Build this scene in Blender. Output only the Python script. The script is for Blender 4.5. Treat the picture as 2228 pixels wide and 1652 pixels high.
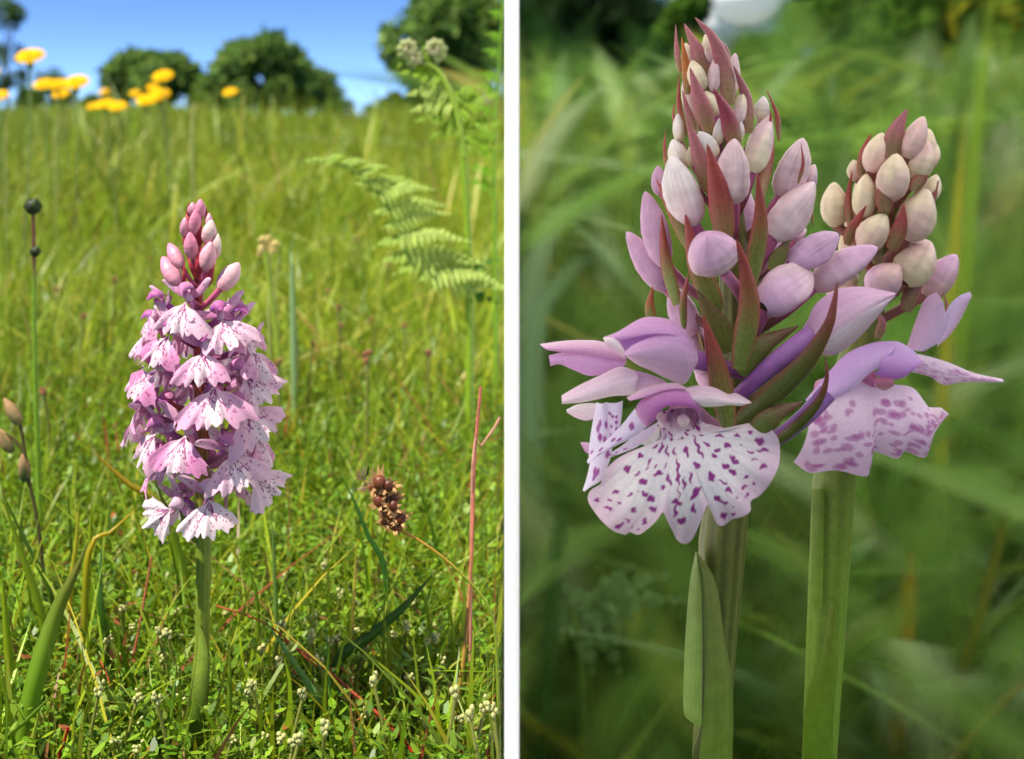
import bpy, math, random
import numpy as np
from mathutils import Vector
random.seed(7); RNG = np.random.default_rng(11)
SC = bpy.context.scene
for o in list(bpy.data.objects): bpy.data.objects.remove(o)
COL = SC.collection

# ------------------------------------------------------------------ camera
F = 2389.0            # focal length in pixels of a 2228 px wide picture
H = 0.1275            # camera height (m): a close view just above the turf
HOR = 250.0           # row of the horizon
cam = bpy.data.cameras.new('camera'); camo = bpy.data.objects.new('camera', cam); COL.objects.link(camo)
camo.location = (0, 0, H); camo.rotation_euler = (math.radians(90), 0, 0)
cam.sensor_width = 36; cam.lens = 36 * F / 2228
cam.shift_y = -(826 - HOR) / 2228
cam.clip_start = 0.004; cam.clip_end = 2000
cam.dof.use_dof = True; cam.dof.focus_distance = 0.198; cam.dof.aperture_fstop = 23
SC.camera = camo
# ------------------------------------------------------------------ sky and sun
TO_SUN = Vector((-0.45, -0.27, 0.86)).normalized()
EL = math.asin(TO_SUN.z); AZ = math.atan2(TO_SUN.x, TO_SUN.y)
w = bpy.data.worlds.new('World'); SC.world = w; w.use_nodes = True
nt = w.node_tree; nt.nodes.clear()
sky = nt.nodes.new('ShaderNodeTexSky'); sky.sky_type = 'NISHITA'; sky.sun_disc = False
sky.sun_elevation = EL; sky.sun_rotation = AZ; sky.altitude = 60; sky.air_density = 0.3; sky.dust_density = 0.0; sky.ozone_density = 9.0
bg = nt.nodes.new('ShaderNodeBackground'); bg.inputs[1].default_value = 0.075
wo = nt.nodes.new('ShaderNodeOutputWorld')
nt.links.new(sky.outputs[0], bg.inputs[0]); nt.links.new(bg.outputs[0], wo.inputs[0])
sl = bpy.data.lights.new('sun', 'SUN'); sl.energy = 2.8; sl.angle = math.radians(0.5); sl.color = (1, .94, .82)
so = bpy.data.objects.new('sun', sl); COL.objects.link(so); so.location = (-3, -3, 6)
so.rotation_euler = (-TO_SUN).to_track_quat('-Z', 'Y').to_euler()
SC.view_settings.view_transform = 'Standard'; SC.view_settings.look = 'None'
SC.view_settings.exposure = 1.65; SC.view_settings.gamma = 1.0; SC.view_settings.use_curve_mapping = False
SC.render.engine = 'CYCLES'
SC.cycles.max_bounces = 8; SC.cycles.transparent_max_bounces = 32

# ------------------------------------------------------------------ helpers
def c(r, g, b):
    return np.array([((v / 255) / 12.92 if v / 255 <= .04045 else ((v / 255 + .055) / 1.055) ** 2.4) for v in (r, g, b)])
def P(x, y, d):
    "point seen at picture column x, row y (2228 px wide), standing d metres away"
    return np.array([(x - 1114) / F * d, d, H - (y - HOR) / F * d])
def cr(x0, y0, sx):
    k = sx * 2228 / 4096
    return lambda x, y: (x0 * 2228 / 4096 + x * k, y0 * 2228 / 4096 + y * k)
L1 = cr(450, 760, 750 / 1674); L2 = cr(450, 1400, 750 / 1458)
R1 = cr(2080, 1150, 1120 / 1682); R2 = cr(2500, 50, 900 / 1749); R3 = cr(2450, 700, 1200 / 1982)
R4 = cr(3100, 400, 996 / 1062); R6 = cr(2080, 1900, 2016 / 2228)

def attr_mat(name, rough=.55, trans=.3, spec=.25, noise=0., nscale=400., bump=0., sheen=0.):
    m = bpy.data.materials.new(name); m.use_nodes = True
    n = m.node_tree.nodes; l = m.node_tree.links; n.clear()
    out = n.new('ShaderNodeOutputMaterial'); a = n.new('ShaderNodeAttribute'); a.attribute_name = 'Col'
    p = n.new('ShaderNodeBsdfPrincipled'); p.inputs['Roughness'].default_value = rough
    p.inputs['Specular IOR Level'].default_value = spec
    if sheen: p.inputs['Sheen Weight'].default_value = sheen
    col = a.outputs['Color']
    if noise or bump:
        tc = n.new('ShaderNodeTexCoord'); no = n.new('ShaderNodeTexNoise'); no.inputs['Scale'].default_value = nscale
        no.inputs['Detail'].default_value = 5
        l.new(tc.outputs['Object'], no.inputs['Vector'])
    if noise:
        mr = n.new('ShaderNodeMapRange'); mr.inputs[1].default_value = .3; mr.inputs[2].default_value = .7
        mr.inputs[3].default_value = 1 - noise; mr.inputs[4].default_value = 1 + noise
        l.new(no.outputs['Fac'], mr.inputs[0])
        hv = n.new('ShaderNodeMix'); hv.data_type = 'RGBA'; hv.blend_type = 'MULTIPLY'; hv.inputs[0].default_value = 1
        l.new(col, hv.inputs[6]); l.new(mr.outputs[0], hv.inputs[7]); col = hv.outputs[2]
    if bump:
        b = n.new('ShaderNodeBump'); b.inputs['Strength'].default_value = bump; b.inputs['Distance'].default_value = .0004
        l.new(no.outputs['Fac'], b.inputs['Height']); l.new(b.outputs[0], p.inputs['Normal'])
    l.new(col, p.inputs['Base Color'])
    if trans:
        t = n.new('ShaderNodeBsdfTranslucent'); l.new(col, t.inputs[0]); mx = n.new('ShaderNodeMixShader')
        mx.inputs[0].default_value = trans; l.new(p.outputs[0], mx.inputs[1]); l.new(t.outputs[0], mx.inputs[2])
        l.new(mx.outputs[0], out.inputs[0])
    else: l.new(p.outputs[0], out.inputs[0])
    return m
def soft_mat(name, base):
    "leaf whose thin margin thins out to nothing (attribute Edge)"
    m = base.copy(); m.name = name; n = m.node_tree.nodes; l = m.node_tree.links
    out = [q for q in n if q.type == 'OUTPUT_MATERIAL'][0]; src = out.inputs[0].links[0].from_socket
    a = n.new('ShaderNodeAttribute'); a.attribute_name = 'Edge'; t = n.new('ShaderNodeBsdfTransparent'); x = n.new('ShaderNodeMixShader')
    l.new(a.outputs['Fac'], x.inputs[0]); l.new(t.outputs[0], x.inputs[1]); l.new(src, x.inputs[2]); l.new(x.outputs[0], out.inputs[0])
    return m
M_PETAL = attr_mat('petal', .46, .30, .25, .07, 2200, .30, .15)
M_BUD = attr_mat('bud', .40, .15, .35, .10, 500, .30)
M_BRACT = attr_mat('bract', .42, .15, .35, .16, 1500, .15)
M_STEM = attr_mat('stem', .4, .0, .35, .14, 900, .12)
M_GRASS = attr_mat('grass', .42, .40, .35)
M_LEAF = attr_mat('leaf', .45, .35, .3, .12, 500, .1)
M_FERN = attr_mat('fern', .55, .4, .2)
M_SOFT = soft_mat('soft_leaf', attr_mat('soft_leaf_base', .7, .4, .1))
M_SEED = attr_mat('seed', .42, .0, .4, .35, 900, .4)
M_DRY = attr_mat('dry', .7, .15, .15, .2, 800, .1)
M_BARK = attr_mat('bark', .9, 0, .1, .25, 3, .4)
M_CROWN = attr_mat('crown_leaves', .6, .45, .15)
M_YELLOW = attr_mat('yellow_floret', .6, .3, .1)

def mk(name, V, Fc, mat, parent=None, C=None, smooth=True, kind=None, root=None):
    V = np.asarray(V, dtype=np.float64).reshape(-1, 3)
    r = root if root is not None else parent
    off = np.array(r['_o']) if r is not None and '_o' in r else np.zeros(3)
    me = bpy.data.meshes.new(name)
    Fc = np.asarray(Fc)
    V2 = (V - off).astype(np.float32)
    k = Fc.shape[1]
    me.vertices.add(len(V2)); me.vertices.foreach_set('co', V2.ravel())
    me.loops.add(Fc.size); me.loops.foreach_set('vertex_index', Fc.astype(np.int32).ravel())
    me.polygons.add(len(Fc)); me.polygons.foreach_set('loop_start', np.arange(0, Fc.size, k, dtype=np.int32))
    me.polygons.foreach_set('loop_total', np.full(len(Fc), k, dtype=np.int32))
    if smooth: me.polygons.foreach_set('use_smooth', np.ones(len(Fc), dtype=bool))
    me.update(calc_edges=True); me.validate()
    if C is not None:
        C = np.asarray(C, dtype=np.float32).reshape(-1, 3)
        if len(C) == 1: C = np.repeat(C, len(V2), 0)
        a = me.color_attributes.new('Col', 'FLOAT_COLOR', 'POINT')
        a.data.foreach_set('color', np.concatenate([np.clip(C, 0, 1), np.ones((len(C), 1), np.float32)], 1).ravel())
    me.materials.append(mat)
    o = bpy.data.objects.new(name, me); COL.objects.link(o)
    if parent is not None:
        o.parent = parent; o['_o'] = [float(v) for v in off]
    else:
        o['_o'] = [0., 0., 0.]
    if kind: o['kind'] = kind
    return o
def thing(name, label, cat, loc, group=None):
    o = bpy.data.objects.new(name, None); COL.objects.link(o); o.location = [float(v) for v in loc]; o.empty_display_size = .01
    o['label'] = label; o['category'] = cat; o['_o'] = [float(v) for v in loc]
    if group: o['group'] = group
    return o
def tag(o, label, cat, group=None):
    o['label'] = label; o['category'] = cat
    if group: o['group'] = group
    return o
def gridf(nv, nu, wrap=False):
    i, j = np.meshgrid(np.arange(nv - 1), np.arange(nu if wrap else nu - 1), indexing='ij')
    j2 = (j + 1) % nu
    return np.stack([i * nu + j, i * nu + j2, (i + 1) * nu + j2, (i + 1) * nu + j], -1).reshape(-1, 4)
def merge(parts):
    Vs, Fs, Cs, n = [], [], [], 0
    for V, Fc, C in parts:
        V = np.asarray(V).reshape(-1, 3); C = np.asarray(C, float).reshape(-1, 3)
        if len(C) == 1: C = np.repeat(C, len(V), 0)
        Vs.append(V); Fs.append(np.asarray(Fc) + n); Cs.append(C); n += len(V)
    return np.concatenate(Vs), np.concatenate(Fs), np.concatenate(Cs)
def curve(pts, n):
    "smooth curve through control points"
    p = np.asarray(pts, float)
    if len(p) == 2:
        t = np.linspace(0, 1, n)[:, None]; return p[0] * (1 - t) + p[1] * t
    q = np.vstack([2 * p[0] - p[1], p, 2 * p[-1] - p[-2]])
    d = np.r_[0, np.cumsum(np.linalg.norm(np.diff(p, axis=0), axis=1) + 1e-12)]
    t = np.linspace(0, d[-1], n); k = np.clip(np.searchsorted(d, t, 'right') - 1, 0, len(p) - 2)
    u = ((t - d[k]) / (d[k + 1] - d[k]))[:, None]
    a, b, cc, e = q[k], q[k + 1], q[k + 2], q[k + 3]
    return .5 * (2 * b + (cc - a) * u + (2 * a - 5 * b + 4 * cc - e) * u ** 2 + (3 * b - a - 3 * cc + e) * u ** 3)
def frames(path, N):
    T = np.gradient(path, axis=0); T /= np.linalg.norm(T, axis=1)[:, None] + 1e-12
    N = np.broadcast_to(np.asarray(N, float), path.shape)
    S = np.cross(T, N); S /= np.linalg.norm(S, axis=1)[:, None] + 1e-9
    N2 = np.cross(S, T)
    return T, S, N2
def strip(path, wid, N, nu=7, cup=0.4, col=None, fold=0., twist=0.):
    "a leaf or petal: path, full width at each point, face normal N, cupped across"
    path = np.asarray(path, float); n = len(path); T, S, Nn = frames(path, N)
    if twist:
        a = np.linspace(0, twist, n)[:, None]; S, Nn = S * np.cos(a) + Nn * np.sin(a), Nn * np.cos(a) - S * np.sin(a)
    u = np.linspace(-1, 1, nu); hw = np.asarray(wid)[:, None] / 2
    if cup:
        R = hw / cup; a = u[None] * cup
        x = R * np.sin(a); y = -R * (1 - np.cos(a))
    else: x = hw * u[None]; y = 0 * x
    y = y - fold * hw * np.abs(u)[None]
    V = path[:, None] + S[:, None] * x[..., None] + Nn[:, None] * y[..., None]
    tt = np.repeat(np.linspace(0, 1, n)[:, None], nu, 1); uu = np.repeat(u[None], n, 0)
    C = col(tt.ravel(), uu.ravel()) if callable(col) else np.asarray(col).reshape(1, 3)
    return V.reshape(-1, 3), gridf(n, nu), C
def tube(path, rad, nu=10, col=None, ridge=0., nr=3, flat=1., N=(0, -1, 0), ph=0.):
    path = np.asarray(path, float); n = len(path); T, S, Nn = frames(path, N)
    a = np.linspace(0, 2 * np.pi, nu, endpoint=False); rr = np.asarray(rad)[:, None] * (1 + ridge * np.cos(nr * (a + ph)))[None]
    V = path[:, None] + S[:, None] * (rr * np.cos(a))[..., None] + Nn[:, None] * (rr * flat * np.sin(a))[..., None]
    tt = np.repeat(np.linspace(0, 1, n)[:, None], nu, 1); aa = np.repeat(a[None], n, 0)
    C = col(tt.ravel(), aa.ravel()) if callable(col) else np.asarray(col).reshape(1, 3)
    return V.reshape(-1, 3), gridf(n, nu, True), C
def mixc(a, b, t):
    t = np.clip(np.asarray(t), 0, 1)[..., None]; return np.asarray(a) * (1 - t) + np.asarray(b) * t
def ss(a, b, x):
    t = np.clip((x - a) / (b - a), 0, 1); return t * t * (3 - 2 * t)
def loft(A, B, n=24, nu=12, bulge=0., out=(0, -1, 0), col=None):
    "sheet between two edge curves, swelling towards out"
    a, b = curve(A, n), curve(B, n); u = np.linspace(0, 1, nu)
    V = a[:, None] * (1 - u)[None, :, None] + b[:, None] * u[None, :, None]
    V = V + np.asarray(out, float) * (bulge * 4 * u * (1 - u))[None, :, None]
    tt = np.repeat(np.linspace(0, 1, n)[:, None], nu, 1); uu = np.repeat(u[None], n, 0)
    C = col(tt.ravel(), uu.ravel()) if callable(col) else np.asarray(col).reshape(1, 3)
    return V.reshape(-1, 3), gridf(n, nu), C
def dup(root, loc, rz=0, sc=1):
    r = root.copy(); COL.objects.link(r); r.location = [float(v) for v in loc]; r.rotation_euler = (0, 0, rz); r.scale = (sc, sc, sc)
    for ch in root.children:
        k = ch.copy(); COL.objects.link(k); k.parent = r
        for g in ch.children:
            q = g.copy(); COL.objects.link(q); q.parent = k
    return r
exec_parts = []

# ------------------------------------------------------------------ ground
def ground_z(x, y):
    x = np.asarray(x, float); y = np.asarray(y, float)
    z = .004 * np.sin(x * 9 + 1) * np.cos(y * 7) * ss(.1, .6, y) + .05 * np.sin(x * .31 + .5) * np.sin(y * .23) * ss(2, 9, y)
    a = x / np.maximum(y, .3); yy = np.clip(y, 0, 40)
    z = z + ss(2.5, 12, y) * yy * .016 * (.55 * np.exp(-((a + .38) / .13) ** 2) - .9 * np.exp(-((a + .150) / .035) ** 2) + .7 * np.exp(-((a + .02) / .07) ** 2))
    # hollow in the turf behind the two orchids that stand together
    right = ss(-.001, .001, x)
    hol = ss(.12, .46, y) * (1 - ss(1.9, 4.2, y)) * (1 - ss(2.6, 5, x))
    return z - .55 * hol * right
def ground_col():
    m = bpy.data.materials.new('turf'); m.use_nodes = True; n = m.node_tree.nodes; l = m.node_tree.links
    p = n['Principled BSDF']; p.inputs['Roughness'].default_value = .9; p.inputs['Specular IOR Level'].default_value = .1
    tc = n.new('ShaderNodeTexCoord'); a = n.new('ShaderNodeTexNoise'); a.inputs['Scale'].default_value = 14; a.inputs['Detail'].default_value = 8
    r = n.new('ShaderNodeValToRGB'); e = r.color_ramp.elements
    e[0].position = .3; e[0].color = (.022, .040, .010, 1); e[1].position = .7; e[1].color = (.085, .125, .022, 1)
    k = r.color_ramp.elements.new(.55); k.color = (.05, .085, .016, 1)
    l.new(tc.outputs['Object'], a.inputs['Vector']); l.new(a.outputs['Fac'], r.inputs[0]); l.new(r.outputs[0], p.inputs['Base Color'])
    return m
M_TURF = ground_col()
xs = np.unique(np.concatenate([-np.geomspace(.0012, 600, 90), np.geomspace(.0012, 600, 90), [0]]))
ys = np.concatenate([[-60, -5, -.5, 0], np.geomspace(.06, 900, 130)])
X, Y = np.meshgrid(xs, ys); Z = ground_z(X, Y)
g = mk('ground', np.stack([X, Y, Z], -1), gridf(len(ys), len(xs)), M_TURF); g['kind'] = 'structure'

# ------------------------------------------------------------------ added white divider between the two patches, with a light-softening roof
def board():
    m = bpy.data.materials.new('added_opal_diffuser'); m.use_nodes = True; n = m.node_tree.nodes; l = m.node_tree.links; n.clear()
    a = n.new('ShaderNodeBsdfDiffuse'); b = n.new('ShaderNodeBsdfTranslucent'); x = n.new('ShaderNodeMixShader'); q = n.new('ShaderNodeOutputMaterial')
    a.inputs[0].default_value = (.99, .99, .99, 1); b.inputs[0].default_value = (.99, .99, .99, 1); x.inputs[0].default_value = .93
    l.new(a.outputs[0], x.inputs[1]); l.new(b.outputs[0], x.inputs[2]); l.new(x.outputs[0], q.inputs[0])
    y0, y1, t = .150, 3.2, .5 * 31 / F * .150; ROOF = .50
    out = [(y0, -.64), (y1, -.64), (y1, ROOF), (-.45, ROOF), (-.45, .152), (y0, .152)]      # side view: upper front extended out of view to block direct sun
    V = [(sx * t, y + 0, z) for sx in (-1, 1) for y, z in out]; k = len(out)
    quads = [(0, 1, 2, 5), (5, 2, 3, 4)]
    Fc = [qd for qd in quads] + [tuple(v + k for v in qd[::-1]) for qd in quads] + [(i, (i + 1) % k, (i + 1) % k + k, i + k) for i in range(k)]
    T = thing('added_diffuser', 'thin white translucent diffuser screen added between the sunny turf and the hollow, with an unseen roof to soften the sun', 'screen', (0, .6, -.6))
    mk('added_divider_sheet', V, Fc, m, T, smooth=False)
    V = [(x, y, ROOF - .001) for y in (-.45, y1) for x in (t, 2.2)]
    m2 = m.copy(); m2.name = 'added_diffuser_cloth'; [nd for nd in m2.node_tree.nodes if nd.type == 'MIX_SHADER'][0].inputs[0].default_value = .86
    mk('added_diffuser_roof', V, [(0, 1, 3, 2)], m2, T, smooth=False)  # unseen roof, added to soften the sun on the two right-hand orchids
    for y in (-.4, 1.4, 3.15):
        V, Fc, C = tube([(2.2, y, -.7), (2.2, y, ROOF)], [.006, .006], 8, c(230, 230, 230)); mk('added_roof_post', V, Fc, M_STEM, T, C)  # posts carrying the added roof, out of view
board()

# ------------------------------------------------------------------ orchid pieces
WHITE = c(238, 218, 224); PINK = c(220, 150, 188); LILAC = c(202, 114, 172); PURPLE = c(160, 58, 146); SPOT = c(146, 22, 116)
def petalcol(base, tip, edge=None, vein=.0, seed=0):
    def f(t, u):
        C = mixc(base, tip, ss(0, 1, t))
        if edge is not None: C = mixc(C, edge, ss(.55, 1, np.abs(u)) * .7)
        if vein: C = C * (1 - vein * (.5 + .5 * np.cos(u * 14 + np.sin(t * 5 + seed))) ** 4)[:, None]
        return C
    return f
def bud(tip, base, wd, ctip, cbase, bend=None, nu=20, n=26, ridge=.06, stalk=None):
    tip, base = np.asarray(tip), np.asarray(base); d = tip - base; Ln = np.linalg.norm(d)
    mid = (tip + base) / 2 + (bend if bend is not None else 0)
    path = curve([base, mid, tip], n); t = np.linspace(0, 1, n)
    prof = np.interp(t, [0, .05, .15, .32, .5, .68, .82, .92, .97, 1], [.30, .48, .74, .97, 1, .84, .58, .36, .20, .02])
    ph = random.uniform(0, 6)
    def col(tt, aa):
        C = mixc(cbase, ctip, ss(.05, .85, tt + .15 * np.sin(3 * aa + ph)))
        seam = np.exp(-((np.mod(aa * 3 / (2 * np.pi) + ph, 1) - .5) / .06) ** 2)
        C = C * (1 - .16 * seam * ss(.1, .4, tt))[:, None]
        v = (.5 + .5 * np.cos(aa * 17 + ph + .8 * np.sin(tt * 6 + aa))) ** 4
        return C * (1 - .15 * v * ss(.0, .5, tt))[:, None]
    V, Fc, C = tube(path, prof * wd / 2, nu, col, 0, 3, .92, ph=ph)
    aa = np.tile(np.linspace(0, 2 * np.pi, nu, endpoint=False), n); tt = np.repeat(t, nu); pc = np.repeat(path, nu, 0)
    cr3 = np.abs(np.sin(1.5 * (aa + ph) + .5 * (tt - .5)))
    f = 1.05 - ridge * 2.6 * cr3 ** .8 * ss(.05, .45, tt) + .012 * np.sin(tt * 5 + aa * 2 + ph)
    V = pc + (V - pc) * f[:, None]
    return V, Fc, C
RED = c(160, 64, 66); REDD = c(132, 54, 54); OLIVE = c(112, 122, 56); MAUVE = c(168, 98, 108)
def bract(pts, wd, N=(0, -1, 0), ctip=RED, cbase=OLIVE, cup=1.0, n=22, mixat=(.1, .75), nu=9):
    path = curve(pts, n); t = np.linspace(0, 1, n)
    prof = np.interp(t, [0, .12, .3, .5, .7, .85, .95, 1], [.55, .85, 1, .86, .56, .32, .17, .04]) * wd
    def col(tt, uu):
        C = mixc(cbase, ctip, ss(mixat[0], mixat[1], tt) * .9)
        C = mixc(C, ctip * np.array([1.05, .8, 1.0]), ss(.55, 1, np.abs(uu)) * .75)
        return C * (1 + .10 * np.cos(uu * 16))[:, None]
    return strip(path, prof, N, nu, cup, col)

def lip_mesh(W, seed, pink=.5, lobe=.16, spotn=1.0, Lr=.70, ang=43., nr=44, na=90):
    "generic three-lobed spotted lip; throat at origin, hangs down -Z, faces -Y"
    r = np.random.default_rng(seed)
    th = np.linspace(-1, 1, na); A = th * math.radians(ang)
    ph = r.uniform(0, 6.28, 6)
    notch = .20 + .06 * r.random()
    prof = 1 / np.cos(A) ** r.uniform(.20, .65) * (1 - .22 * ss(.80, 1, np.abs(th))) - r.uniform(.10, .24) * np.exp(-((np.abs(th) - notch) / .06) ** 2) + r.uniform(-.05, .06) * np.exp(-(th / .11) ** 2)
    prof *= 1 + .03 * np.sin(th * 11 + ph[0]) + .05 * np.sin(th * 17 + ph[1]) + .035 * np.sin(th * 31 + ph[2])
    prof *= 1 + r.uniform(-.10, .10) * th
    rho = np.linspace(.06, 1, nr)
    R, TH = np.meshgrid(rho, th, indexing='ij'); PR = np.repeat(prof[None], nr, 0)
    op = .42 + .58 * ss(.04, .40, R)
    rr = R * PR * Lr * W; an = np.repeat(A[None], nr, 0) * op
    x = rr * np.sin(an); z = -rr * np.cos(an)
    xn = x / W; zn = z / W
    y = -.10 * W * np.sin(np.clip(R, 0, 1) * 2.2) + .42 * W * xn ** 2 * (0.5 + .5 * R) - .05 * W * np.exp(-(xn / .09) ** 2) * R
    y += W * .045 * R ** 2 * (np.sin(TH * 9 + ph[3]) + .7 * np.sin(TH * 16 + ph[4]))
    V = np.stack([x, y, z], -1).reshape(-1, 3)
    # pigment: pale centre, pinker wings, streaks and dots
    base = mixc(WHITE, mixc(PINK, LILAC, .35), ss(.06, .30, np.abs(xn)) * pink * 1.15 + .16 * pink)
    m = np.zeros_like(x)
    def dot(px, pz, a, b, rot):
        ca, sa = math.cos(rot), math.sin(rot); dx, dz = xn - px, zn - pz
        e = ((dx * ca + dz * sa) / a) ** 2 + ((-dx * sa + dz * ca) / b) ** 2
        np.maximum(m, 1 - ss(.5, 1.25, e), out=m)
    for k in range(int(26 * spotn)):       # double loop near the throat
        a = r.uniform(-.6, .6); q = r.uniform(.12, .52)
        an_ = a * math.radians(40) * (.5 + q)
        dot(q * Lr * math.sin(an_), -q * Lr * math.cos(an_), r.uniform(.016, .040), r.uniform(.010, .014), math.pi / 2 + an_ * 1.2 + r.normal() * .15)
    for s in (-1, 1):
        for q in np.linspace(.18, .62, int(7 * spotn)):
            a = s * math.radians(8 + 24 * q) + r.normal() * .03
            dot(q * Lr * math.sin(a), -q * Lr * math.cos(a), r.uniform(.022, .042), r.uniform(.011, .016), math.pi / 2 + a)
    for k in range(int(34 * spotn)):
        a = r.uniform(-.85, .85) * math.radians(ang); q = r.uniform(.45, .92)
        dot(q * Lr * math.sin(a), -q * Lr * math.cos(a), r.uniform(.014, .028), r.uniform(.010, .015), math.pi / 2 + a + r.normal() * .4)
    C = mixc(base.reshape(-1, 3), SPOT, m.ravel() * .92)
    return V, gridf(nr, na), C
def rotm(yaw, pitch, roll):
    cy, sy = math.cos(yaw), math.sin(yaw); cp, sp = math.cos(pitch), math.sin(pitch); cr_, sr = math.cos(roll), math.sin(roll)
    Rz = np.array([[cy, -sy, 0], [sy, cy, 0], [0, 0, 1]]); Rx = np.array([[1, 0, 0], [0, cp, -sp], [0, sp, cp]])
    Ry = np.array([[cr_, 0, sr], [0, 1, 0], [-sr, 0, cr_]])
    return Rz @ Rx @ Ry
def flower(parent, pos, W, yaw, pitch=0., roll=0., seed=0, pink=.5, stem_pt=None, pale=0., lipkw={}, hoodup=0.):
    "an open flower: ovary and column, lip, hood of petals, two lateral sepals, spur"
    r = random.Random(seed); Rm = rotm(yaw, pitch, roll); pos = np.asarray(pos)
    tr = lambda V: np.asarray(V) @ Rm.T + pos
    HC = mixc(mixc(LILAC, PURPLE, .30), WHITE, pale); SP = mixc(mixc(PINK, WHITE, .45), WHITE, pale * .6)
    parts = []
    base = tr(np.array([[0, .16 * W, .02 * W]]))[0]
    sp = np.asarray(stem_pt) if stem_pt is not None else base + Rm @ np.array([0, .5 * W, -.35 * W])
    parts.append(tube(curve([sp, (sp + base) / 2 + np.array([0, 0, -.02 * W]), base], 9), np.linspace(.055, .075, 9) * W, 9, petalcol(c(120, 50, 80), c(190, 110, 180))))
    V, Fc, C = tube([(0, .14 * W, .03 * W), (0, .03 * W, .06 * W), (0, -.03 * W, .11 * W), (0, -.05 * W, .17 * W), (0, -.05 * W, .2 * W)], np.array([.075, .075, .07, .05, .01]) * W, 10, petalcol(c(226, 200, 222), c(190, 90, 150)))
    parts.append((tr(V), Fc, C))
    fl = mk('flower', *merge(parts)[:2], M_PETAL, parent, merge(parts)[2])
    V, Fc, C = lip_mesh(W, seed, pink, **lipkw); a = math.radians(r.uniform(18, 30)); ca, sa = math.cos(a), math.sin(a)
    V = np.stack([V[:, 0], V[:, 1] * ca + V[:, 2] * sa, V[:, 2] * ca - V[:, 1] * sa], -1)
    lp = mk('lip', tr(V), Fc, M_PETAL, fl, C)
    # hood
    hu = hoodup
    path = curve(np.array([(0, .15, 0), (0, .15, .20), (0, .02, .36 + hu), (0, -.15, .34 + hu), (0, -.24, .18 + hu)]) * W, 16)
    wd = np.interp(np.linspace(0, 1, 16), [0, .3, .6, .85, 1], [.14, .40, .46, .36, .10]) * W
    V, Fc, C = strip(path, wd, (0, -.35, 1), 13, 1.25, petalcol(mixc(PINK, WHITE, pale), HC, c(150, 70, 180) * (1 - pale) + WHITE * pale, .15, seed))
    mk('hood', tr(V), Fc, M_PETAL, fl, C)
    for s in (-1, 1):
        up = r.uniform(.18, .42); ln = r.uniform(.50, .64); bk = r.uniform(-.10, .16)
        path = curve(np.array([(s * .05, .12, .06), (s * .28, .08 + bk * .4, .10 + up * .35), (s * ln * .8, .02 + bk, .10 + up * .8), (s * ln, -.02 + bk, .08 + up)]) * W, 16)
        wd = np.interp(np.linspace(0, 1, 16), [0, .2, .5, .8, .93, 1], [.08, .17, .20, .15, .09, .02]) * W
        def sc(t, u, s0=seed + s):
            C = petalcol(mixc(LILAC, PINK, .5), SP, None, .10, s0)(t, u)
            rr = np.random.default_rng(s0 + 99)
            for k in range(4):
                a, b = rr.uniform(.3, .85), rr.uniform(-.5, .5)
                C = mixc(C, SPOT, (1 - ss(.4, 1.2, ((t - a) / .045) ** 2 + ((u - b) / .13) ** 2)) * .85)
            return C
        V, Fc, C = strip(path, wd, (0, -1, .25), 11, .7 * r.choice((-1, 1)), sc, twist=r.uniform(-.5, .5))
        mk('sepal', tr(V), Fc, M_PETAL, fl, C)
    V, Fc, C = tube(curve(np.array([(0, .10, -.02), (0, .22, -.12), (0, .27, -.32), (0, .24, -.46)]) * W, 12), np.linspace(.055, .025, 12) * W, 8, petalcol(PINK, mixc(LILAC, WHITE, .3)))
    mk('spur', tr(V), Fc, M_PETAL, fl, C)
    return fl

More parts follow.
